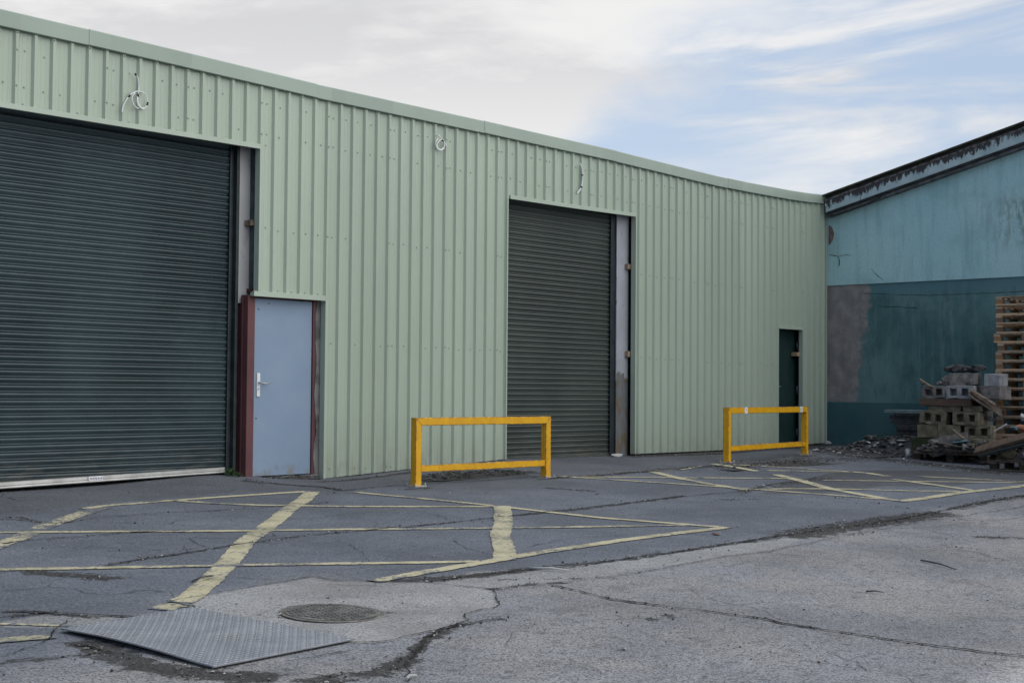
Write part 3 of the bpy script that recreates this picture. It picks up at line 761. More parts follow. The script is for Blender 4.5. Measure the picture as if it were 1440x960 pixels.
# render material (object coords: y+9)
def m_render():
    t = NT('blue_render',.85,.25); x,y,z = t.sep()
    big = t.noise(.8,4,.6); mid = t.noise(4,5,.65); fine = t.noise(45,4,.7); stre = t.noise(7,6,.7,v=t.scaled((1,1,.10)))
    up = t.mix(t.mr(big,.3,.7),(.375,.600,.640),(.445,.655,.675))
    up = t.mix(t.math('MULTIPLY',t.mr(fine,.45,.7),.35),up,(.15,.28,.325))
    up = t.mix(t.math('MULTIPLY',t.mr(stre,.48,.7),.35),up,(.165,.295,.335))
    # grime streaks high on the right
    g = t.math('MULTIPLY', t.mr(y,6.6,5.0), t.math('MULTIPLY', t.mr(z,3.2,3.75), t.mr(z,4.5,4.1)))
    g = t.math('MULTIPLY', g, t.mr(t.noise(9,6,.75,v=t.scaled((1,1,.3))),.42,.62))
    up = t.mix(t.math('MULTIPLY',g,.75), up, (.11,.11,.055))
    up = t.mix(t.math('MULTIPLY',t.mr(t.noise(1.1,3,v=t.scaled((1,1,1.6),(3,1,2))),.5,.7),.35), up, (.25,.41,.43))
    lo = t.mix(t.mr(big,.35,.65),(.062,.140,.150),(.130,.235,.240))
    lo = t.mix(t.math('MULTIPLY',t.mr(stre,.44,.68),.70),lo,(.15,.25,.26))
    lo = t.mix(t.math('MULTIPLY',t.mr(t.noise(5,6,.7,v=t.scaled((1,1,.35))),.48,.68),.55),lo,(.042,.088,.088))
    lo = t.mix(t.math('MULTIPLY',t.mr(t.noise(30,5,.75),.63,.70),.5),lo,(.15,.22,.22))
    lo = t.mix(t.math('MULTIPLY',t.mr(z,2.62,2.86),.75),lo,(.095,.20,.235))
    # bare cement patch next to the shed
    nz = t.math('MULTIPLY', t.math('SUBTRACT', t.noise(2.4,8,.72), .5), .75)
    e = t.math('ADD', y, nz); lim = t.math('ADD', 8.50, t.math('MULTIPLY', z, -.115))
    pm = t.math('MULTIPLY', t.mr(t.math('SUBTRACT', e, lim), -.05,.05), t.mr(z,.835,.85))
    cem = t.mix(t.mr(mid,.35,.7),(.205,.192,.195),(.300,.282,.275)); cem = t.mix(t.math('MULTIPLY',t.mr(stre,.5,.7),.4),cem,(.12,.115,.115))
    lo = t.mix(pm, lo, cem)
    pl = t.mix(t.mr(big,.35,.65),(.042,.108,.125),(.062,.138,.150)); pl = t.mix(t.math('MULTIPLY',t.mr(z,.4,-.1),t.mr(mid,.4,.65)),pl,(.06,.06,.058))
    lo = t.mix(t.mr(z,.832,.828), lo, pl)
    c = t.mix(t.mr(z,2.938,2.942), lo, up)
    t.col(c).bump(t.math('ADD',t.math('MULTIPLY',fine,.8),mid),.35,.01); return t.m
M_render = m_render()
mb = MB()
def zline(y): return 2.94
up_poly = [(.3,2.94),(.3,wt(.3)+.2),(RY,wt(RY)+.2),(YE,wt(YE)+.2),(YE,2.94)]
# upper render stands 18 mm proud with a splayed lower edge
mb.extrude_poly(up_poly,0,S0-.018,S0+12)
mb.extrude_poly([(.3,.83),(.3,2.938),(YE,2.938),(YE,.83)],0,S0,S0+11.99)
mb.extrude_poly([(.3,-.9),(.3,.828),(YE,.828),(YE,-.9)],0,S0-.008,S0+11.98)
def wcrack(pl,w,ss):
    P = [S(*p,ss) for p in pl]; Q=[]
    for a,b in zip(P,P[1:]):
        n=max(1,int((b-a).length/.05)); Q+= [a.lerp(b,i/n) for i in range(n)]
    Q.append(P[-1]); L=[]
    for i,q in enumerate(Q):
        tg=(Q[min(i+1,len(Q)-1)]-Q[max(0,i-1)]).normalized(); nr=Vector((0,-tg.z,tg.y)); o_=rc.uniform(-.008,.008)
        ww=w*rc.uniform(.3,1.0)*.5
        a=q+nr*(o_+ww); b=q+nr*(o_-ww)
        L.append((mb.bm.verts.new((ss,a.y,a.z)),mb.bm.verts.new((ss,b.y,b.z))))
    for (a,b),(c,d) in zip(L,L[1:]): mb.bm.faces.new([a,b,d,c]).material_index=1
wcrack([(1166,359),(1172,359),(1180,361),(1181,368),(1180,374)],.018,S0-.0215); wcrack([(1180,360),(1190,358),(1196,359)],.010,S0-.0215)
wcrack([(1215,412),(1260,414),(1310,415),(1360,413),(1440,410)],.010,S0-.0035); wcrack([(1235,430),(1290,433)],.012,S0-.0035)
wcrack([(1225,378),(1235,388),(1242,394)],.010,S0-.0215)
bp(mb,'wall',[M_render,M_crack])
# exposed brick by the corner
M_brick = simple('exposed_brick',(.13,.075,.06),(.24,.17,.15),20,.9,bump=.8,bscale=40)
mb = MB(); zr = random.Random(4)
P = [S(x,y,S0-.03) for x,y in ((1166,317),(1170,320),(1172.5,327),(1171.5,336),(1168,342),(1165.5,344))]
mb.extrude_poly([(p.y,p.z) for p in P],0,S0-.034,S0-.019); bp(mb,'exposed_brick',M_brick)
t = NT('peeling_white_board',.8,.3)
nz = t.noise(11,8,.78,v=t.scaled((1,1,.35))); x,y,z = t.sep()
c = t.mix(t.mr(t.noise(4,4),.3,.7),(.44,.54,.55),(.33,.43,.45))
q = t.math('ADD', nz, t.math('MULTIPLY', t.mr(t.noise(1.3,4,.6),.35,.65), .10))
# the top of the board is bare and black: height above the slope line
hgt = t.math('ADD', z, t.math('MULTIPLY', y, SL))      # constant along the slope
t.m['slope'] = SL
c = t.mix(t.mr(t.math('ADD', q, t.mr(t.math('ADD',hgt,0), 6.43, 6.62, -.05,.16)), .60,.66), c, (.055,.052,.055))
t.col(c).bump(nz,.6,.01); M_barge = t.m
def sloped(y0,y1,x0,x1,dz0,dz1,name,mat,bev=0):
    mb = MB()
    mb.extrude_poly([(y0,wt(y0)+dz0),(y1,wt(y1)+dz0),(y1,wt(y1)+dz1),(y0,wt(y0)+dz1)],0,x0,x1)
    return bp(mb,name,mat,bevel=bev)
M_soffit = simple('dark_soffit',(.03,.032,.035),(.07,.072,.075),6,.9)
M_ledge = simple('ledge_board',(.07,.08,.085),(.15,.165,.17),7,.85)
M_moss = simple('mossy_sheet',(.03,.034,.025),(.075,.08,.05),9,.95,bump=.8,bscale=30)
mb = MB(); yb = -.10
for (ya,yb2) in ((-.10,RY),(YE+.2,RY)):
    pass
def both(x0,x1,dz0,dz1,name,mat,bev=0):
    sloped(-.10,RY,x0,x1,dz0,dz1,name,mat,bev); sloped(RY-.001,YE-.1,x0,x1,dz0,dz1,name,mat,bev)
both(S0-.150,S0-.018,.0,.045,'verge_strip',M_ledge,.004)
both(S0-.215,S0-.165,.085,.295,'bargeboard',M_barge,.004)
both(S0-.160,S0+.02,.046,.40,'soffit',M_soffit)
both(S0-.200,S0-.161,.060,.0845,'gutter_lip',M_soffit)
# roof: corrugated sheet, mossy verge
for sgn,(ya,yb2) in enumerate(((-.02,RY),(RY-.001,YE-.1))):
    mb = MB(); mb.extrude_poly([(ya,wt(ya)+.385),(yb2,wt(yb2)+.385),(yb2,wt(yb2)+.415),(ya,wt(ya)+.415)],0,S0-.26,S0+12.3)
    bp(mb,'roof',M_moss,bevel=.005)
    mb = MB(); rr = random.Random(6+sgn); n = 90; rows = []
    for i in range(n+1):
        y = ya+(yb2-ya)*i/n; z = wt(y); j = .018*mnoise.noise(Vector((y*3,0,sgn)))+rr.uniform(-.006,.006)
        rows.append([mb.bm.verts.new((S0+xx,y,z+zz+(j if k in(1,2) else 0))) for k,(xx,zz) in enumerate(((-.220,.296),(-.222,.325),(-.160,.330),(-.160,.296)))])
    for p,q in zip(rows,rows[1:]):
        for k in range(4): mb.bm.faces.new([p[k],p[(k+1)%4],q[(k+1)%4],q[k]])
    bp(mb,'mossy_verge',simple('mortar_moss',(.06,.055,.055),(.20,.18,.17),14,.95,bump=.9,bscale=40))
mb = MB(); P=[S(x,y,S0-.17) for x,y in ((1166,304),(1185,299),(1205,292),(1225,284),(1238,277),(1243,270),(1262,265),(1300,250),(1380,222),(1445,200))]
mb.tube(spline(P,5),.010,6); bp(mb,'cable',M_black)

# ------------------------------------------------------------------ yellow barriers
def barrier(Lpx, Rpx, H, label, stickers):
    A = G(*Lpx); B = G(*Rpx)
    d = B-A; L = math.hypot(d.x,d.y); rz = math.atan2(d.y,d.x)
    base = Vector((A.x,A.y,min(A.z,B.z)))
    t_ = thing('barrier',base,label,'barrier','yellow steel barriers in front of the shed',rz)
    w = .088; dzr = B.z-A.z
    top = H
    for x0,flip,zb in ((0,0,A.z-base.z),(L-w,1,B.z-base.z)):
        mb = MB()
        if not flip: poly = [(x0,zb),(x0+w,zb),(x0+w,top-w),(x0,top)]
        else: poly = [(x0,zb),(x0+w,zb),(x0+w,top),(x0,top-w)]
        mb.extrude_poly(poly,1,0,w); mb.build('post',M_yel,t_,bevel=.005)
        mb = MB(); mb.box((x0-.045,-.045,zb-.01),(x0+w+.045,w+.045,zb+.010)); bpz = mb.build('base_plate',M_galv if not flip else M_galv,t_,bevel=.002)
        for bx in (x0-.028,x0+w+.028):
            for by in (-.028,w+.028):
                mb = MB(); mb.tube([(bx,by,zb+.010),(bx,by,zb+.022)],.013,6); mb.tube([(bx,by,zb+.021),(bx,by,zb+.040)],.007,6); mb.build('bolt',M_galv,bpz)
    mb = MB(); mb.extrude_poly([(.001,top),(w,top-w),(L-w,top-w),(L-.001,top)],1,0.0005,w-.0005); mb.build('top_rail',M_yel,t_,bevel=.005)
    mb = MB(); zc = .195; n = 12
    for i in range(1): mb.box((w+.0005,.012,zc-.038),(L-w-.0005,w-.012,zc+.038))
    mb.build('bottom_rail',M_yel,t_,bevel=.005)
    for fx in stickers:
        x = fx*L; mb = MB(); mb.box((x-.05,-.002,top-w+.002),(x+.05,w*.6,top+.002),jit=.002)
        for q in range(3): mb.box((x-.025+q*.004,-.003,top-.03-q*.016),(x+.018,-.0022,top-.024-q*.016),1)
        mb.build('sticker',[M_sticker,M_ink],t_)
    return t_
barrier((584.5,684),(774.5,671),.765,'yellow barrier standing left of the middle roller shutter, bare of stickers',[])
barrier((1024.5,650.5),(1137,639.5),.775,'yellow barrier with two white stickers, in front of the narrow green door',[.20,.90])

# ------------------------------------------------------------------ plate and manhole
def plate():
    c = [G(85,889),G(270,857),G(500,902),G(300,942)]
    o = sum(c,Vector())/4; mb = MB(); N = 34
    def Z(u,v): return .012+.015*math.sin(math.pi*min(1,u*1.1))*(1-v)**2 + .004*(1-u)*(1-v) - .004*math.sin(math.pi*v)*0
    def P(u,v,h=0):
        a = c[0].lerp(c[3],u); b = c[1].lerp(c[2],u); p = a.lerp(b,v)   # u along the lifted edge, v away from it
        return Vector((p.x,p.y,zg(p.x,p.y)+Z(u,v)+h))-o
    T = [[mb.bm.verts.new(P(i/N,j/N,.006)) for j in range(N+1)] for i in range(N+1)]
    B = [[mb.bm.verts.new(P(i/N,j/N)) for j in range(N+1)] for i in range(N+1)]
    for i in range(N):
        for j in range(N):
            f=mb.bm.faces.new([T[i][j],T[i+1][j],T[i+1][j+1],T[i][j+1]]); f.smooth=True
            mb.bm.faces.new([B[i][j],B[i][j+1],B[i+1][j+1],B[i+1][j]])
    for i in range(N):
        for q,w_ in (((T[i][0],T[i+1][0]),(B[i+1][0],B[i][0])),((T[i+1][N],T[i][N]),(B[i][N],B[i+1][N])),((T[0][i+1],T[0][i]),(B[0][i],B[0][i+1])),((T[N][i],T[N][i+1]),(B[N][i+1],B[N][i]))):
            mb.bm.faces.new([*q,*w_])
    lu = (c[3]-c[0]).length; lv = (c[1]-c[0]).length
    nu = int(lu/.030); nv = int(lv/.030); eu=.0135/lu; ev=.0135/lv
    for i in range(nu):
        for j in range(nv):
            u = (i+.5)/nu; v = (j+.5)/nv; s = 1 if (i+j)%2 else -1
            def q(a,b,h): return mb.bm.verts.new(P(min(1,max(0,u+eu*(a*.707-s*b*.707))),min(1,max(0,v+ev*(s*a*.707+b*.707))),h))
            m4 = [q(-1.1,0,.0061),q(0,-.40,.0061),q(1.1,0,.0061),q(0,.40,.0061)]; tp = [q(-.6,0,.0088),q(.6,0,.0088)]
            for fc in ((m4[0],m4[1],tp[0]),(m4[1],tp[1],tp[0]),(m4[1],m4[2],tp[1]),(m4[2],m4[3],tp[1]),(m4[3],tp[0],tp[1]),(m4[3],m4[0],tp[0])): mb.bm.faces.new(fc).material_index=1
    t = NT('chequer_steel',.55,.5,.35)
    cc = t.mix(t.mr(t.noise(5,5,.6),.35,.7),(.18,.195,.22),(.25,.265,.29)); cc = t.mix(t.mr(t.noise(2.2,5,.65),.55,.72),cc,(.12,.115,.11))
    t.col(cc).rough(t.mr(t.noise(7,4),.3,.7,.5,.7))
    t3 = NT('chequer_tread',.5,.5,.4); t3.col(t3.mix(t3.mr(t3.noise(4,5,.6),.35,.7),(.25,.27,.30),(.34,.36,.39)))
    ob = mb.build('steel_plate',[t.m,t3.m],loc=o); tag(ob,'bent grey chequer plate lying on the asphalt beside the round manhole cover','steel plate')
plate()
def manhole():
    o = G(467,861.5); t_ = thing('manhole_cover',o+Vector((0,0,0)),'round iron manhole cover set in a pale concrete patch','manhole cover')
    t_.rotation_euler = (math.atan(.035),0,R(20)); r=.275
    t = NT('cast_iron',.7,.4,.3); cc = t.mix(t.mr(t.noise(9,5,.65),.4,.65),(.105,.104,.100),(.20,.197,.185)); t.col(cc).bump(t.noise(60,3),.3,.003); MI=t.m
    mb = MB(); n=48; ra=[]
    for rad,z in ((r+.030,.001),(r+.026,.005),(r+.006,.006),(r+.005,.002),(r-.002,.002)):
        ra.append([mb.bm.verts.new((rad*math.cos(2*math.pi*k/n),rad*math.sin(2*math.pi*k/n),z)) for k in range(n)])
    for a,b in zip(ra,ra[1:]):
        for k in range(n): mb.bm.faces.new([a[k],a[(k+1)%n],b[(k+1)%n],b[k]])
    t2 = NT('iron_frame_dirt',.9,.25); t2.col(t2.mix(t2.mr(t2.noise(7,6,.7),.4,.6),(.11,.106,.095),(.19,.185,.168))); t2.bump(t2.noise(40,4),.5,.006)
    mb.build('frame',t2.m,t_)
    mb = MB(); c=mb.bm.verts.new((0,0,.008)); ring=[mb.bm.verts.new(((r-.002)*math.cos(2*math.pi*k/n),(r-.002)*math.sin(2*math.pi*k/n),.007)) for k in range(n)]
    for k in range(n): mb.bm.faces.new([c,ring[k],ring[(k+1)%n]])
    st=.042
    for i in range(-8,9):
        for j in range(-8,9):
            x,y=i*st,j*st
            if math.hypot(x,y)<r-.025: mb.box((x-.014,y-.014,.0072),(x+.014,y+.014,.0125))
    mb.build('lid',MI,t_)
manhole()

# ------------------------------------------------------------------ yard clutter
def chunk_mesh(mb, c, size, rr, n=14, mi=0, flat=1.0):
    vs=[]
    for _ in range(n):
        v=Vector((rr.gauss(0,1),rr.gauss(0,1),rr.gauss(0,1))).normalized()*rr.uniform(.75,1.0)
        vs.append(mb.bm.verts.new((c[0]+v.x*size[0],c[1]+v.y*size[1],c[2]+v.z*size[2])))
    res=bmesh.ops.convex_hull(mb.bm,input=vs)
    for g in res['geom']:
        if isinstance(g,bmesh.types.BMFace): g.material_index=mi
    bad=[g for g in res.get('geom_interior',[]) if isinstance(g,bmesh.types.BMVert)]+[g for g in res.get('geom_unused',[]) if isinstance(g,bmesh.types.BMVert)]
    bmesh.ops.delete(mb.bm,geom=list(set(bad)),context='VERTS')
M_block = simple('grey_block',(.120,.110,.106),(.235,.220,.212),9,.92,.2,bump=.9,bscale=70,bd=.008)
M_blockpale = simple('pale_block',(.22,.225,.24),(.33,.335,.35),9,.92,.2,bump=.9,bscale=70,bd=.008)
M_blockolive = simple('mossy_block',(.112,.100,.072),(.215,.192,.140),7,.92,.2,bump=.9,bscale=70,bd=.008)
M_blockgreen = simple('green_block',(.03,.042,.02),(.07,.068,.045),5,.95,.2,bump=.9,bscale=70,bd=.008)
M_rub = [M_block,M_blockolive,simple('rubble_brown',(.09,.075,.065),(.17,.15,.13),8,.95,bump=.8),simple('rubble_pale',(.33,.33,.33),(.45,.45,.44),8,.9,bump=.6),simple('rubble_dark',(.035,.036,.04),(.08,.08,.085),8,.95,bump=.8),
         simple('scrap_blue',(.08,.15,.18),(.13,.21,.24),6,.7),simple('scrap_orange',(.30,.12,.07),(.38,.17,.10),6,.8)]
def hollow_block(loc, mat, label, holes=2, size=(.44,.215,.215), rz=0, tilt=0, round_=False, group='loose blocks on the pallets', name='concrete_block'):
    """front face (towards -x) carries the cores; size = (width along y, depth along x, height)"""
    w,d,h = size; mb = MB(); rr = random.Random(hash(label)%1000)
    ys = [-w/2]; m_ = .045 if holes==2 else .06
    if holes==2: hw = .11; ys += [-w/2+m_+.015,-w/2+m_+.015+hw,w/2-m_-.015-hw,w/2-m_-.015,w/2]
    else: ys += [w/2]
    zs = [0,.05,h-.05,h] if holes else [0,h]
    jt = lambda: rr.uniform(-.004,.004) if rr.random()<.8 else rr.uniform(-.022,.022)
    F = [[mb.bm.verts.new((-d/2+jt(),-y+jt(),z+jt())) for z in zs] for y in ys]
    for i in range(len(ys)-1):
        for j in range(len(zs)-1):
            q=[F[i][j],F[i+1][j],F[i+1][j+1],F[i][j+1]]
            if holes==2 and i in(1,3) and j==1:
                B=[mb.bm.verts.new((v.co.x+.13,v.co.y*.97,v.co.z)) for v in q]
                for k in range(4): mb.bm.faces.new([q[k],q[(k+1)%4],B[(k+1)%4],B[k]])
                mb.bm.faces.new(B)
            else: mb.bm.faces.new(q)
    Bk = [mb.bm.verts.new((d/2+jt(),-y+jt(),z+jt())) for y,z in ((ys[0],0),(ys[-1],0),(ys[-1],h),(ys[0],h))]
    mb.bm.faces.new(Bk)
    n=len(zs)-1
    mb.bm.faces.new([F[i][0] for i in range(len(ys))]+[Bk[1],Bk[0]]); mb.bm.faces.new([F[i][n] for i in range(len(ys))]+[Bk[2],Bk[3]])
    mb.bm.faces.new([F[0][j] for j in range(n+1)]+[Bk[3],Bk[0]]); mb.bm.faces.new([F[-1][j] for j in range(n+1)]+[Bk[2],Bk[1]])
    o = mb.build(name,mat,loc=loc,bevel=.006); o.rotation_euler=(tilt,0,rz)
    return tag(o,label,'concrete block',group)

def pallet_proto():
    t_ = thing('pallet',(0,0,0),'x','pallet','stacked wooden pallets')
    rr = random.Random(9); Wd,Dp = 1.0,1.2           # along y (seen), along x
    mb = MB()
    for i in range(6):
        x = -Dp/2+.05+i*(Dp-.1)/5; mb.box((x-.05,-Wd/2,.122),(x+.05,Wd/2,.144),jit=.003)
    for y in (-Wd/2+.05,0,Wd/2-.05): mb.box((-Dp/2,y-.05,.100),(Dp/2,y+.05,.1215),jit=.002)
    mb.build('deck',M_woodedge,t_)
    mb = MB()
    for x in (-Dp/2+.05,0,Dp/2-.05): mb.box((x-.05,-Wd/2,.0),(x+.05,Wd/2,.021),jit=.002)
    mb.build('base_boards',M_woodedge,t_)
    bm0 = None
    for x in (-Dp/2+.062,0,Dp/2-.062):
        for y in (-Wd/2+.055,0,Wd/2-.055):
            if bm0 is None:
                mb = MB(); mb.box((-.06,-.05,.0215),(.06,.05,.0995),jit=.002); b = mb.build('block',M_wood,t_); bm0 = b.data
            else:
                b = bpy.data.objects.new('block',bm0); COL.objects.link(b); b.parent = t_
            b.location = (x,y,0)
    return t_
proto = pallet_proto()
kids = [o for o in bpy.data.objects if o.parent==proto]
def pallet(loc,rz,label,group='stacked wooden pallets',first=[True]):
    if first[0]:
        first[0]=False; r=proto
    else:
        r = proto.copy(); COL.objects.link(r)
        for c in kids:
            k = c.copy(); COL.objects.link(k); k.parent = r
    r.location=loc; r.rotation_euler=(0,0,rz); r['label']=label; r['group']=group
    return r
ORD = ['topmost','second','third','fourth','fifth','sixth','seventh','eighth','ninth','tenth','eleventh','twelfth','thirteenth','fourteenth','fifteenth','sixteenth','seventeenth','eighteenth','nineteenth']
PS = 21.70; topz = S(1400,417,PS).z; py0 = S(1401,480,PS).y
sx_,sy_ = PS+.60, py0-.50
gz_ = zg(sx_,sy_); npal = int(round((topz-gz_)/.1445)); rp = random.Random(12)
stp = (topz-gz_)/npal
for i in range(npal):
    k = npal-1-i
    lab = 'topmost wooden pallet of the tall stack by the blue wall' if k==0 else f'wooden pallet {ORD[k]} from the top of the tall stack by the blue wall'
    pallet((sx_+rp.uniform(-.02,.02),sy_+rp.uniform(-.022,.022)+(.05 if k in (4,) else 0),gz_+i*stp+.001),rp.uniform(-.025,.025),lab)
M_palletshade = m_wood('shaded_pallet_wood',(.05,.04,.032),(.028,.023,.02))  # dark wood with the shade beneath the low pallet decks in its colour
# block pile on its pallet
A = G(1284,645.5); PX = A.x; PY = A.y
zb0 = zg(PX+.6,PY-.6)+.01
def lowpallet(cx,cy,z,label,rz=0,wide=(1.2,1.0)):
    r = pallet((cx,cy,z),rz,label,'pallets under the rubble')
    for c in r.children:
        c.material_slots[0].link='OBJECT'; c.material_slots[0].material=M_palletshade if c.name.startswith('block') else M_woodgrey  # darker woods stand in for the shade under the pile, blocks darkest
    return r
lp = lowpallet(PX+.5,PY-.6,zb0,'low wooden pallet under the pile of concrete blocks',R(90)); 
zt = zb0+.146
def at(x,y,s): return S(x,y,s)
FS = PX+.10     # front plane of the pile
def ypx(x,y=560,s=None): return S(x,y,s or FS).y
# rows from the bottom
hb = .205
rows_ = [
 (0,[(1299,'g','mossy green concrete block at the lower left of the pile'),(1333,'o','olive grey block at the foot of the pile behind the leaning slab'),(1374,'h','hollow block at the lower right of the pile')]),
 (1,[(1304,'o','squarish pale olive block above the mossy green block'),(1334,'o','plain olive block in the second row of the pile'),(1374,'h','hollow olive block in the second row of the pile')]),
 (2,[(1311,'c','broken hollow block with cracked face in the third row of the pile'),(1358.5,'h','olive hollow block with two square holes in the third row of the pile')]),
]
mats_ = {'g':M_blockgreen,'o':M_blockolive,'h':M_blockolive,'c':M_blockolive}
zr = zt
for r,row in rows_:
    for i,(x,kd,lab) in enumerate(row):
        hollow_block((FS+.11+random.uniform(-.02,.02),ypx(x),zr),mats_[kd],lab,holes=2 if kd in 'hc' else 0,size=(.42 if r!=1 or i==2 else .36,.215 if r!=0 else .26,hb),rz=random.uniform(-.05,.05),tilt=.05 if kd=='c' else 0)
    zr += hb+.003
# rear fill of each row (seen from the right side)
for r in range(3):
    for i,yy in enumerate((1303,1352)):
        hollow_block((FS+.46,ypx(yy),zt+r*(hb+.003)),M_block,'plain grey block in the back half of the block pile',holes=0,size=(.46,.40,hb),group='plain blocks in the back half of the pile')
# thin olive slabs
for x,w_,lab in ((1327,.52,'thin olive slab lying on the third row of blocks'),(1366,.30,'short thin olive slab on the right of the third row of blocks')):
    hollow_block((FS+.16,ypx(x),zr),M_blockolive,lab,holes=0,size=(w_,.24,.085),name='concrete_slab',group='thin slabs in the pile')
zr += .088
mb = MB(); mb.box((-.05,-.43,0),(.55,.43,.105),jit=.004); o = mb.build('timber_beam',M_woodred,loc=(FS+.06,ypx(1328.5),zr),bevel=.006); tag(o,'red-brown timber beam sandwiched across the block pile','beam')
zr += .110
hollow_block((FS+.12,ypx(1312),zr),M_block,'grey hollow block, left of the paler one on the beam',holes=2,size=(.41,.215,.20))
hollow_block((FS+.11,ypx(1348),zr),M_blockpale,'pale grey hollow block with two holes on the beam',holes=2,size=(.42,.215,.205))
hollow_block((FS+.50,ypx(1345),zr),M_block,'dark grey block behind the pale hollow block',holes=0,size=(.42,.45,.20))
hollow_block((FS+.48,ypx(1307),zr),M_block,'dark grey block behind the left hollow block on the beam',holes=0,size=(.36,.45,.20))
zr += .208
def chunk(loc,size,mat,label,group=None,seed=0,rz=0,n=16,name='rubble_chunk',cat='rubble',tilt=0):
    mb = MB(); rr = random.Random(seed); chunk_mesh(mb,(0,0,0),size,rr,n)
    zmin=min(v.co.z for v in mb.bm.verts); bmesh.ops.translate(mb.bm,verts=mb.bm.verts,vec=(0,0,-zmin))
    o = mb.build(name,mat,loc=loc,bevel=.004); o.rotation_euler=(0,tilt,rz); return tag(o,label,cat,group)
hollow_block((FS+.22,ypx(1350),zr),M_block,'grey block on top of the pile under the dark rag',holes=0,size=(.42,.24,.19),rz=.12)
chunk((FS+.2,ypx(1331),zr),(.16,.20,.10),M_rub[0],'broken grey lump leaning against the top block of the pile',seed=3)
hollow_block((FS+.32,ypx(1389),zr-.01),M_blockpale,'pale clean block on the top right of the pile by the pallets',holes=0,size=(.25,.30,.19))
hollow_block((FS+.36,ypx(1387),zr-.22),M_block,'grey block under the pale clean block at the top right of the pile',holes=0,size=(.30,.4,.205))
mb = MB(); rr = random.Random(8)
for i in range(7):
    chunk_mesh(mb,(rr.uniform(-.05,.08),-.30+i*.085,.03+.012*i),(.14,.13,.075),rr,16)
o = mb.build('dark_rag',M_rub[4],loc=(FS+.25,ypx(1344),zr+.19)); o.rotation_euler=(R(-7),R(4),0); tag(o,'ragged dark roofing felt on top of the block pile','roofing felt')
# boards leaning on the right of the pile
def board(a,b,w,th,mat,label,cat='board',name='timber_board',group=None,roll=0):
    a,b=Vector(a),Vector(b); d=b-a; mb=MB(); mb.box((0,-w/2,-th/2),(d.length,w/2,th/2),jit=.003)
    o=mb.build(name,mat,loc=a,bevel=.003); q=d.to_track_quat('X','Z'); o.rotation_mode='QUATERNION'; o.rotation_quaternion=q@Matrix.Rotation(roll,3,'X').to_quaternion()
    return tag(o,label,cat,group)
board(S(1362,551,FS-.03),S(1408,580,FS+.30),.30,.02,M_woodgrey,'grey board sloping down from the pile toward the pallet stack','board',roll=.5)
board(S(1366,549,FS-.06),S(1400,569,FS+.10),.10,.02,M_woodgrey,'narrow grey batten lying along the sloping board on the pile','board',roll=.4)
board(S(1293,533,FS-.02),S(1312,545,FS-.02),.05,.02,M_woodpale,'short pale stick on the upper left corner of the pile','stick')
# leaning slab at the foot, cloth
mb = MB(); mb.box((-.03,-.32,0),(.03,.30,.27),jit=.035); o=mb.build('broken_slab',M_block,loc=(FS-.12,ypx(1338,610),zt+.0),bevel=.01); o.rotation_euler=(R(-14),R(22),0); tag(o,'broken grey slab leaning on the foot of the block pile','slab')
chunk((FS-.14,ypx(1358,625),zt+.12),(.12,.19,.05),M_rub[5],'crumpled pale blue plastic sheet at the foot of the pile',seed=5,name='plastic_sheet',cat='plastic sheet')
chunk((FS-.16,ypx(1336,630),zt),(.05,.09,.035),M_rub[3],'white lump on the front edge of the low pallet',seed=6)
for i in range(5):
    y=ypx(1350+i*7,628); board((FS-.22-.02*i,y+.35,zt+.16-.015*i),(FS-.18,y-.35,zt+.03),.07,.016,[M_guide,M_woodgrey][i%2],'dark thin strip in the bundle at the foot of the block pile','strip','thin_strip','dark strips at the foot of the pile')
hollow_block((FS-.02,ypx(1316,622),zt),M_block,'grey block at the foot of the pile behind the white lump',holes=0,size=(.40,.12,.10))
# small rubble scattered on the pallets
def scatter(n,fx,fy,fz,sz,label,group,seed,mi=None,name='rubble_piece'):
    rr=random.Random(seed)
    for i in range(n):
        x,y=fx(rr),fy(rr); s=rr.uniform(*sz); chunk((x,y,fz(x,y)),(s,s*rr.uniform(.6,1.2),s*rr.uniform(.4,.8)),M_rub[mi if mi is not None else rr.choice((0,0,1,2,3,4,4))],label,group,seed*100+i,rr.uniform(0,6),10,name)
scatter(16,lambda r:FS-.08+r.uniform(-.10,.02),lambda r:ypx(1292,625)-r.uniform(0,1.05),lambda x,y:zt-.005,(.02,.05),'small rubble piece on the front edge of the low pallet','rubble pieces on the low pallet',21)
jm=[M_rub[0],M_rub[2],M_rub[1],M_rub[4]]
for i,(px,py,sz,lab) in enumerate(((1322,628,.10,'broken brown lump left of the leaning slab'),(1347,634,.09,'dark lump in front of the leaning slab'),(1366,640,.08,'small grey lump at the right front of the low pallet'),(1376,622,.12,'jagged grey lump right of the leaning slab'),(1302,628,.06,'small lump in front of the mossy green block'))):
    p=S(px,py,FS-.16); chunk((FS-.15,p.y,zt),(sz*.7,sz*1.2,sz*.8),jm[i%4],lab,seed=800+i,rz=i*.7,n=12)
board(S(1340,604,FS-.1),S(1383,640,FS-.2),.06,.02,M_woodgrey,'grey batten slanting across the foot of the pile','board',roll=.2)
board((FS-.19,ypx(1300,640),zt+.012),(FS-.16,ypx(1392,640),zt+.03),.09,.022,M_woodgrey,'weathered plank lying along the front of the low pallet','plank',name='timber_plank')
rr9=random.Random(64)
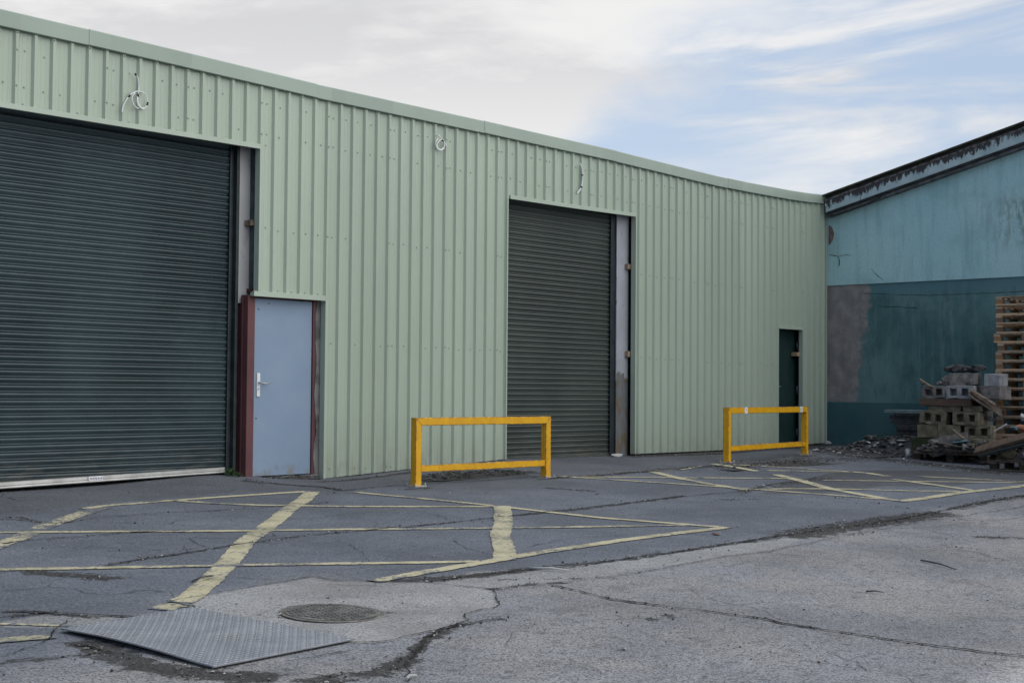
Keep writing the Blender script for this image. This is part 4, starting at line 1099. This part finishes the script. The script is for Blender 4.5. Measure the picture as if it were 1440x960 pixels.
for i in range(26):
    px=rr9.choice((1296,1303,1316,1330,1345,1352,1362,1370,1378)); py=rr9.choice((0,0,1,2,3)); z_={0:zt,1:zt+hb+.003,2:zt+2*(hb+.003),3:zt+3*(hb+.003)+.09}[py]
    s_=rr9.uniform(.025,.07); x_=FS-(.12 if py==0 else .0)+rr9.uniform(-.06,.01)
    if py: continue
    chunk((x_,ypx(px)+rr9.uniform(-.05,.05),z_),(s_,s_*1.4,s_*.8),rr9.choice((M_rub[0],M_rub[2],M_rub[4],M_rub[1])),'grey-brown rubble lump heaped along the foot of the block pile','rubble lumps along the foot of the block pile',900+i,i,11)
for i,(px,py,sz,mi,lab) in enumerate(((1300,529,.05,2,'small brown lump at the top left corner of the block pile'),(1322,529,.06,0,'grey fragment beside the top block of the pile'),(1362,531,.05,4,'dark fragment between the two upper right blocks'),(1398,548,.09,0,'grey fragment hanging at the upper right of the pile'),(1305,568,.06,2,'dark red-brown lump wedged under the timber beam'),(1385,566,.10,4,'dark crumpled lump at the right side of the pile'),(1392,588,.10,0,'grey lump between the pile and the pallet stack'))):
    p=S(px,py,FS+.12 if i<3 else FS+.25); chunk((p.x,p.y,zr-.006 if i<3 else p.z-sz*.5),(sz,sz*1.3,sz*.8),M_rub[mi],lab,seed=950+i,rz=i,n=12)
rr9=random.Random(71)
for i in range(16):
    px=1294+i*6.2+rr9.uniform(-3,3); x_=FS-.16+rr9.uniform(-.08,.03); s_=rr9.uniform(.05,.115); lift=rr9.choice((0,0,.07,.10))
    chunk((x_,S(px,620,x_).y,zt+lift),(s_,s_*rr9.uniform(.8,1.4),s_*rr9.uniform(.5,.9)),rr9.choice((M_rub[0],M_rub[2],M_rub[0],M_rub[4],M_blockolive)),'grey-brown rubble lump heaped along the foot of the block pile','rubble lumps along the foot of the block pile',1300+i,i,12)
# second pallet with rubble heap, front right
B = G(1391,660.5); zb1 = zg(B.x+.6,B.y-.6)+.01
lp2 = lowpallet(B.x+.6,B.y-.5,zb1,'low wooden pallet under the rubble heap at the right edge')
z2 = zb1+.146
def mound(loc,size,seed,name,label,cat,mats,n=160,pc=(.02,.06),stuff=True):
    mb=MB(); rr=random.Random(seed); N=22
    hs=lambda u,v:size[2]*max(0,(1-(u*u+v*v)))**.8*(1+.35*mnoise.noise(Vector((u*2.3,v*2.3,seed))))
    g=[[mb.bm.verts.new((size[0]*(2*i/N-1),size[1]*(2*j/N-1),hs(2*i/N-1,2*j/N-1)-.015)) for j in range(N+1)] for i in range(N+1)]
    for i in range(N):
        for j in range(N):
            f=mb.bm.faces.new([g[i][j],g[i+1][j],g[i+1][j+1],g[i][j+1]]); f.material_index=len(mats)-1
    for k in range(n):
        a=rr.uniform(0,6.28); q=math.sqrt(rr.random()); u,v=q*math.cos(a),q*math.sin(a); s=rr.uniform(*pc)
        chunk_mesh(mb,(size[0]*u,size[1]*v,hs(u,v)+s*.2),(s*rr.uniform(.7,1.6),s*rr.uniform(.7,1.6),s*rr.uniform(.25,.6)),rr,9,rr.choice([i for i in range(len(mats)-1)]))
    o=mb.build(name,mats,loc=loc); return tag(o,label,cat,None,'stuff' if stuff else None)
HM=[M_rub[0],M_rub[2],M_rub[4],M_rub[4],M_rub[3],M_rub[2],M_rub[4]]
mound((B.x+.62,B.y-.75,z2),(.55,.62,.42),31,'rubble_heap','heap of mixed rubble on the pallet at the right edge','rubble',HM,150,(.03,.09))
chunk((B.x+.06,B.y-.20,z2),(.10,.20,.12),M_blockolive,'squared grey-brown block on the front corner of the right-hand pallet',seed=41,n=20)
chunk((B.x+.05,B.y-.52,z2),(.10,.16,.10),M_rub[0],'grey lump beside the squared block on the right-hand pallet',seed=42,n=16)
board(S(1372,634,B.x+.02),S(1448,612,B.x+.02),.20,.05,M_woodred,'dark brown plank tilted up across the right-hand rubble','plank',roll=.5,name='timber_plank')
board(S(1378,640,B.x-.06),S(1448,622,B.x-.06),.12,.04,M_guide,'dark wet plank below the tilted brown plank','plank',roll=.3,name='timber_plank')
board(S(1398,606,B.x+.2),S(1416,596,B.x+.25),.03,.02,M_rub[3],'thin white stick poking out of the right-hand rubble','stick',name='white_stick')
chunk(S(1437,609,B.x+.35),(.10,.12,.09),M_rub[6],'faded orange lump high on the right-hand rubble',seed=44)
chunk(S(1427,606,B.x+.32),(.09,.12,.05),M_rub[5],'pale blue plastic scrap beside the orange lump',seed=45,name='plastic_scrap',cat='plastic scrap')
chunk(S(1438,592,B.x+.5),(.06,.06,.07),M_rub[3],'white crumpled bag on the peak of the right-hand rubble',seed=46,name='plastic_bag',cat='bag')
# left heap along the wall
hc = Vector((22.15,-2.0,0)); hc.z = zg(hc.x,hc.y)
mound(hc,(.80,1.25,.27),33,'rubble_heap','low dark heap of broken rubble along the foot of the blue wall','rubble',HM,260,(.02,.075))
q=G(1200,634); mound(q-Vector((0,0,.01)),(1.3,1.1,.05),38,'rubble_spill','thin spill of dark rubble and dirt at the corner of the two buildings','rubble',HM,300,(.012,.045))
rr = random.Random(77)
for i in range(9):
    x,y = G(rr.uniform(1180,1275),rr.uniform(630,646)).xy; s=rr.uniform(.025,.06)
    chunk((x,y,zg(x,y)-.005),(s,s,s*.6),rr.choice((M_rub[0],M_rub[2],M_rub[3])),'loose rubble lump in front of the low dark heap','loose rubble lumps by the dark heap',500+i,rr.uniform(0,6),10,'rubble_piece')
chunk((*G(1277,644).xy,G(1277,644).z-.005),(.09,.10,.10),M_rub[3],'white crumpled scrap beside the low pallet',seed=51,name='crumpled_scrap',cat='scrap')
chunk((22.3,S(1222,618,22.3).y,zg(22.3,S(1222,618,22.3).y)+.16),(.12,.16,.07),M_rub[0],'pale grey lump on top of the low dark heap',seed=52)
chunk((22.2,S(1236,622,22.2).y,zg(22.2,-1.9)+.12),(.05,.07,.06),M_rub[3],'white lump near the top of the low dark heap',seed=53)
chunk((21.9,S(1253,622,21.9).y,zg(21.9,-2.1)+.10),(.08,.16,.06),M_woodgrey,'tan wood scrap on the right of the low dark heap',seed=54)
chunk((22.7,S(1163.5,623,22.7).y,zg(22.7,-.2)-.003),(.06,.10,.05),M_rub[3],'pale lump at the right foot of the green shed',seed=55)
# slate stack with sill
ss_=22.35; ya=S(1258,600,ss_).y; yb3=S(1300,600,ss_).y; zg_=zg(ss_+.2,(ya+yb3)/2); zs_=S(1265,580,ss_).z
n=int((zs_-zg_)/.035); rr=random.Random(15)
for i in range(n):
    mb=MB(); w_=(ya-yb3); mb.box((-.02,-w_/2,0),(.42,w_/2,.031),jit=.004)
    o=mb.build('roof_slate',M_rub[4],loc=(ss_+rr.uniform(-.02,.02),(ya+yb3)/2+rr.uniform(-.04,.04)+.05*math.sin(i*.5),zg_+i*.035-.003)); tag(o,'dark slab in the low stack against the blue wall under the pale sill','slab','dark slabs stacked under the pale sill')
a=S(1243,578,ss_-.05); b=S(1300,578,ss_-.05)
mb=MB(); mb.box((0,b.y-a.y,0),(.26,0,.055),jit=.003); o=mb.build('stone_sill',simple('bluish_stone',(.12,.17,.19),(.20,.25,.27),7,.85),loc=(ss_-.05,a.y,zg_+n*.035),bevel=.006); tag(o,'pale blue-grey sill laid on the stack of dark slabs','sill')
# soil under the left barrier and small litter
M_soil=[simple('soil_a',(.02,.02,.019),(.05,.047,.042),20,.95,bump=.8),simple('soil_b',(.06,.058,.055),(.13,.125,.12),20,.95),simple('soil_c',(.025,.025,.026),(.06,.058,.056),20,.95)]
q=G(668,667); o=mound(q-Vector((0,0,.004)),(1.0,.35,.045),35,'soil_heap','dark swept soil and grit on the ground behind the left yellow barrier','soil',M_soil,330,(.008,.03)); o.rotation_euler=(0,0,.02)
q=G(1090,652); o=mound(q-Vector((0,0,.006)),(1.6,.35,.02),36,'grit','dark grit on the ground behind the right yellow barrier','grit',M_soil,260,(.008,.028))
q=G(395,672); o=mound(q-Vector((0,0,.006)),(.55,.10,.03),37,'moss_litter','dark moss and grit along the grey door sill','grit',M_soil,120,(.008,.02))
def loose_grit():
    rg=random.Random(5); V=[];F=[];MI=[]
    src=[(pl,r,st) for pl,r,st in DIRT]+[([G(*p) for p in pl],.05,1.) for pl,w_ in CRACKS if w_>=.012]
    wts=[]
    for pl,r,st in src: wts.append((sum((b-a).length for a,b in zip(pl,pl[1:]))*r+.02)*st)
    for k in range(4700):
        if k<4300:
            pl,r,st=rg.choices(src,wts)[0]
            if len(pl)>1:
                i=rg.randrange(len(pl)-1); c=pl[i].lerp(pl[i+1],rg.random())
            else: c=pl[0]
            x=c.x+rg.gauss(0,r*.55); y=c.y+rg.gauss(0,r*.55)
        else:
            c=G(rg.uniform(0,1440),rg.uniform(690,960)); x,y=c.x,c.y
        if y>-.02 and x<22.9: continue
        s_=rg.choice((.003,.004,.005,.006,.008,.011) if k<4300 else (.003,.004,.005,.007))*rg.uniform(.8,1.3); z=zg(x,y)+s_*.35+.002; b=len(V)
        for d in ((1,0,0),(0,1,0),(-1,0,0),(0,-1,0),(0,0,.7),(0,0,-.7)):
            V.append((x+d[0]*s_*rg.uniform(.6,1.3),y+d[1]*s_*rg.uniform(.6,1.3),z+d[2]*s_*rg.uniform(.6,1.2)))
        for f in ((0,1,4),(1,2,4),(2,3,4),(3,0,4),(1,0,5),(2,1,5),(3,2,5),(0,3,5)): F.append([b+q for q in f]); 
        MI+= [rg.choice((0,0,0,1,1,2) if k<4300 else (0,1,1,1,2))]*8
    me2=bpy.data.meshes.new('loose_grit'); me2.from_pydata(V,[],F); me2.polygons.foreach_set('material_index',MI)
    for mm in (simple('grit_dark',(.03,.03,.03),(.07,.068,.065),30,.95,bump=0),simple('grit_mid',(.11,.11,.11),(.20,.198,.19),30,.95,bump=0),simple('grit_pale',(.28,.28,.27),(.42,.41,.40),30,.95,bump=0)): me2.materials.append(mm)
    o=bpy.data.objects.new('loose_grit',me2); COL.objects.link(o); tag(o,'loose grit and crumbs scattered along the cracks of the yard','grit',None,'stuff')
loose_grit()
rr=random.Random(99)
def twig(p,q,r,label,mat=None):
    a,b=G(*p),G(*q); m_=a.lerp(b,.5)+Vector((rr.uniform(-.02,.02),rr.uniform(-.02,.02),.012)); mb=MB()
    mb.tube([Vector((0,0,r+.004)),m_-a+Vector((0,0,r)),b-a+Vector((0,0,r+.004))],[r,r*.9,r*.6],6); o=mb.build('twig',mat or M_rub[4],loc=a); return tag(o,label,'twig')
twig((1295,789),(1344,802),.007,'dark bent twig on the asphalt at the right')
twig((1218,833),(1242,834),.006,'short dark twig near the long foreground crack')
twig((745,801),(800,804.5),.010,'thin white strip lying by the rough edge of the yellow box',M_rub[3])
twig((571,958),(586,953),.009,'small white stick at the bottom edge of the yard',M_rub[3])
twig((270,819),(300,811),.006,'thin dark twig lying across the thick yellow line')
twig((1360,647),(1385,652),.010,'pale stick on the ground in front of the low pallet',M_rub[3])
M_leaf=simple('dead_leaf',(.16,.08,.04),(.24,.13,.07),20,.8)
def leaf(px,label,s=.04):
    p=G(*px); mb=MB()
    V=[mb.bm.verts.new(v) for v in ((-s,0,.008),(-s*.4,s*.5,.014),(s*.4,s*.45,.02),(s,0,.010),(s*.4,-s*.45,.016),(-s*.4,-s*.5,.01),(0,0,.005))]
    for i in range(6): mb.bm.faces.new([V[6],V[i],V[(i+1)%6]])
    o=mb.build('dead_leaf',M_leaf,loc=p); o.rotation_euler=(0,0,rr.uniform(0,6)); sd=o.modifiers.new('t','SOLIDIFY'); sd.thickness=.0015; tag(o,label,'leaf')
leaf((840,695),'brown dead leaf lying between the two yellow boxes'); leaf((1007,752),'small reddish leaf near the tip of the left yellow box',.05)
for i,(x,y) in enumerate(((470,693),(632,693),(1320,660),(1240,668),(690,930),(1132,747),(1005,816),(1130,858),(878,914),(1297,919),(140,812),(880,800),(90,768),(60,771))):
    p=G(x,y); s=rr.uniform(.008,.02); chunk((p.x,p.y,p.z),(s,s,s*.6),rr.choice((M_rub[3],M_rub[4])),'small loose stone lying on the asphalt yard','loose stones on the asphalt',700+i,0,9,'stone','stone')
p=G(868,640); chunk((W(866,640,.02).x,.0,zg(16.7,0)-.004),(.16,.05,.035),M_rub[3],'pale mortar lump at the foot of the rusty column',seed=61)
M_weed=simple('weed_leaf',(.025,.05,.018),(.05,.10,.03),30,.7,bump=0)
def weed(px,h,label,n=26,c=None):
    p=W(px[0],px[1],c) if c is not None else G(*px)
    p.z=zg(p.x,p.y); mb=MB(); r2=random.Random(int(px[0]))
    for i in range(n):
        a=r2.uniform(0,6.28); l=h*r2.uniform(.4,1); ro=r2.uniform(0,.05); d=Vector((math.cos(a),math.sin(a),0)); s=Vector((-d.y,d.x,0))
        b=Vector((r2.uniform(-.05,.05),r2.uniform(-.03,.03),0)); tip=b+d*l*.6+Vector((0,0,l)); mid=b+d*l*.25+Vector((0,0,l*.6)); w_=.014
        mb.bm.faces.new([mb.bm.verts.new(v) for v in (b,mid-s*w_,tip,mid+s*w_)])
    o=mb.build('weed',M_weed,loc=p,recalc=False); tag(o,label,'weed')
weed((322,662),.10,'small green weed at the foot of the left shutter guide',c=.12); weed((334,668),.06,'tiny green weed at the foot of the red steel post',18,c=.03)

# ------------------------------------------------------------------ sky, sun, exposure
EL = R(27.0); sd = Vector((.13,.99,0)).normalized()
to_sun = Vector((sd.x*math.cos(EL),sd.y*math.cos(EL),math.sin(EL)))
sun = bpy.data.lights.new('sun','SUN'); so = bpy.data.objects.new('sun',sun); COL.objects.link(so)
sun.energy = 3.2; sun.angle = R(.53); sun.color = (1,.94,.85); so.rotation_euler = to_sun.to_track_quat('Z','Y').to_euler(); so.location = (0,0,40)
w = bpy.data.worlds.new('World'); scene.world = w; w.use_nodes = True
nt = w.node_tree; bg = nt.nodes['Background']; bg.inputs['Strength'].default_value = .1
N = nt.nodes.new; Lk = nt.links.new
sky = N('ShaderNodeTexSky'); sky.sky_type='NISHITA'; sky.sun_disc=False; sky.sun_elevation=EL; sky.sun_rotation=math.atan2(sd.x,sd.y); sky.air_density=1.0; sky.dust_density=1.2; sky.ozone_density=1.0
tc = N('ShaderNodeTexCoord'); sepd = N('ShaderNodeSeparateXYZ'); Lk(tc.outputs['Generated'],sepd.inputs[0])
def wm(op,a,b=0.,c=None):
    nd=N('ShaderNodeMath'); nd.operation=op
    for i,v in enumerate((a,b,c)):
        if v is None: continue
        if isinstance(v,(int,float)): nd.inputs[i].default_value=v
        else: Lk(v,nd.inputs[i])
    return nd.outputs[0]
dx,dy,dz = sepd.outputs
den = wm('ADD',wm('MAXIMUM',dz,0.0),.10)
cv = N('ShaderNodeCombineXYZ'); Lk(wm('DIVIDE',dx,den),cv.inputs[0]); Lk(wm('DIVIDE',dy,den),cv.inputs[1]); cv.inputs[2].default_value=3.3
def wnoise(scale,det,rough,loc=(0,0,0),dist=0):
    mp=N('ShaderNodeMapping'); Lk(cv.outputs[0],mp.inputs['Vector']); mp.inputs['Location'].default_value=loc
    nd=N('ShaderNodeTexNoise'); Lk(mp.outputs[0],nd.inputs['Vector']); nd.inputs['Scale'].default_value=scale; nd.inputs['Detail'].default_value=det; nd.inputs['Roughness'].default_value=rough; nd.inputs['Distortion'].default_value=dist
    return nd.outputs[0]
def wmr(v,a,b,c=0.,d=1.):
    nd=N('ShaderNodeMapRange'); nd.interpolation_type='SMOOTHSTEP'; Lk(v,nd.inputs[0])
    for i,x in enumerate((a,b,c,d)): nd.inputs[i+1].default_value=x
    return nd.outputs[0]
def wmix(f,a,b):
    nd=N('ShaderNodeMix'); nd.data_type='RGBA'
    for s_,v in ((0,f),(6,a),(7,b)):
        if isinstance(v,(int,float)): nd.inputs[s_].default_value=v
        elif isinstance(v,tuple): nd.inputs[s_].default_value=(*v,1)
        else: Lk(v,nd.inputs[s_])
    return nd.outputs[2]
n1 = wnoise(.55,8,.58,(1.3,4.1,0),.3); n2 = wnoise(1.6,6,.6,(7,2,0)); n3 = wnoise(.35,3,.5,(3,9,0))
# cloud bank over the north, thinning to streaks in the east; unseen bright cloud added to the south-east as fill light, west cleared and dimmed
bank = wm('MULTIPLY', wmr(dx,.83,.66,-.12,.30), wmr(dx,-.45,.25,0.,1.))
az = wm('ARCTAN2',dx,dy)
sv = N('ShaderNodeCombineXYZ'); Lk(wm('MULTIPLY',az,3.2),sv.inputs[0]); Lk(wm('ADD',wm('MULTIPLY',dz,19.),wm('MULTIPLY',az,-1.3)),sv.inputs[1]); sv.inputs[2].default_value=1.7
sn = N('ShaderNodeTexNoise'); Lk(sv.outputs[0],sn.inputs['Vector']); sn.inputs['Scale'].default_value=1.0; sn.inputs['Detail'].default_value=9; sn.inputs['Roughness'].default_value=.56; sn.inputs['Distortion'].default_value=.35
streak = wmr(wm('ADD',sn.outputs[0],wmr(dz,.26,.12,.0,.10)),.50,.70)
cov = wm('ADD',n1,bank)
fac = wm('MAXIMUM',wmr(cov,.42,.62),wm('MULTIPLY',streak,.92))
low = wmr(dz,.175,.135,0.,.9)
fac = wm('MAXIMUM',fac,wm('MULTIPLY',low,wmr(sn.outputs[0],.36,.52)))
shade = wmr(wm('ADD',wm('MULTIPLY',n2,.55),wm('MULTIPLY',sn.outputs[0],.55)),.46,.64)
shade = wm('MAXIMUM',shade,wmr(dz,.26,.14))
c_cloud = wmix(shade,(5.6,5.55,5.65),(7.3,7.2,7.1))
dv = N('ShaderNodeVectorMath'); dv.operation='DOT_PRODUCT'; Lk(tc.outputs['Generated'],dv.inputs[0]); dv.inputs[1].default_value=Vector((.62,-.62,.48)).normalized()
back = wm('MULTIPLY',wmr(dv.outputs['Value'],-.05,.75,0.,1.),wmr(dy,.26,-.30,0.,1.))
c_cloud = wmix(back,c_cloud,(20.0,19.8,19.7))  # added glow out of view, lights the shaded shed front
fac = wm('MULTIPLY',fac,wmr(dx,-.25,.25))
facb = wm('MAXIMUM',fac,wm('MULTIPLY',back,.9))
hs = N('ShaderNodeHueSaturation'); hs.inputs['Saturation'].default_value=.80; hs.inputs['Value'].default_value=1.0; Lk(sky.outputs[0],hs.inputs['Color'])
blue_ = wmix(.75,hs.outputs[0],(3.9,4.9,6.5))
blue_ = wmix(wm('MULTIPLY',wmr(dx,.15,-.35),.6),blue_,(1.3,1.9,3.1))  # west sky darkened to deepen shade on left-facing sides
Lk(wmix(wm('MULTIPLY',facb,.95),blue_,c_cloud),bg.inputs['Color'])
vs = scene.view_settings; vs.view_transform='Standard'; vs.look='None'; vs.exposure=.30; vs.gamma=1; vs.use_curve_mapping=False
scene.cycles.max_bounces=6
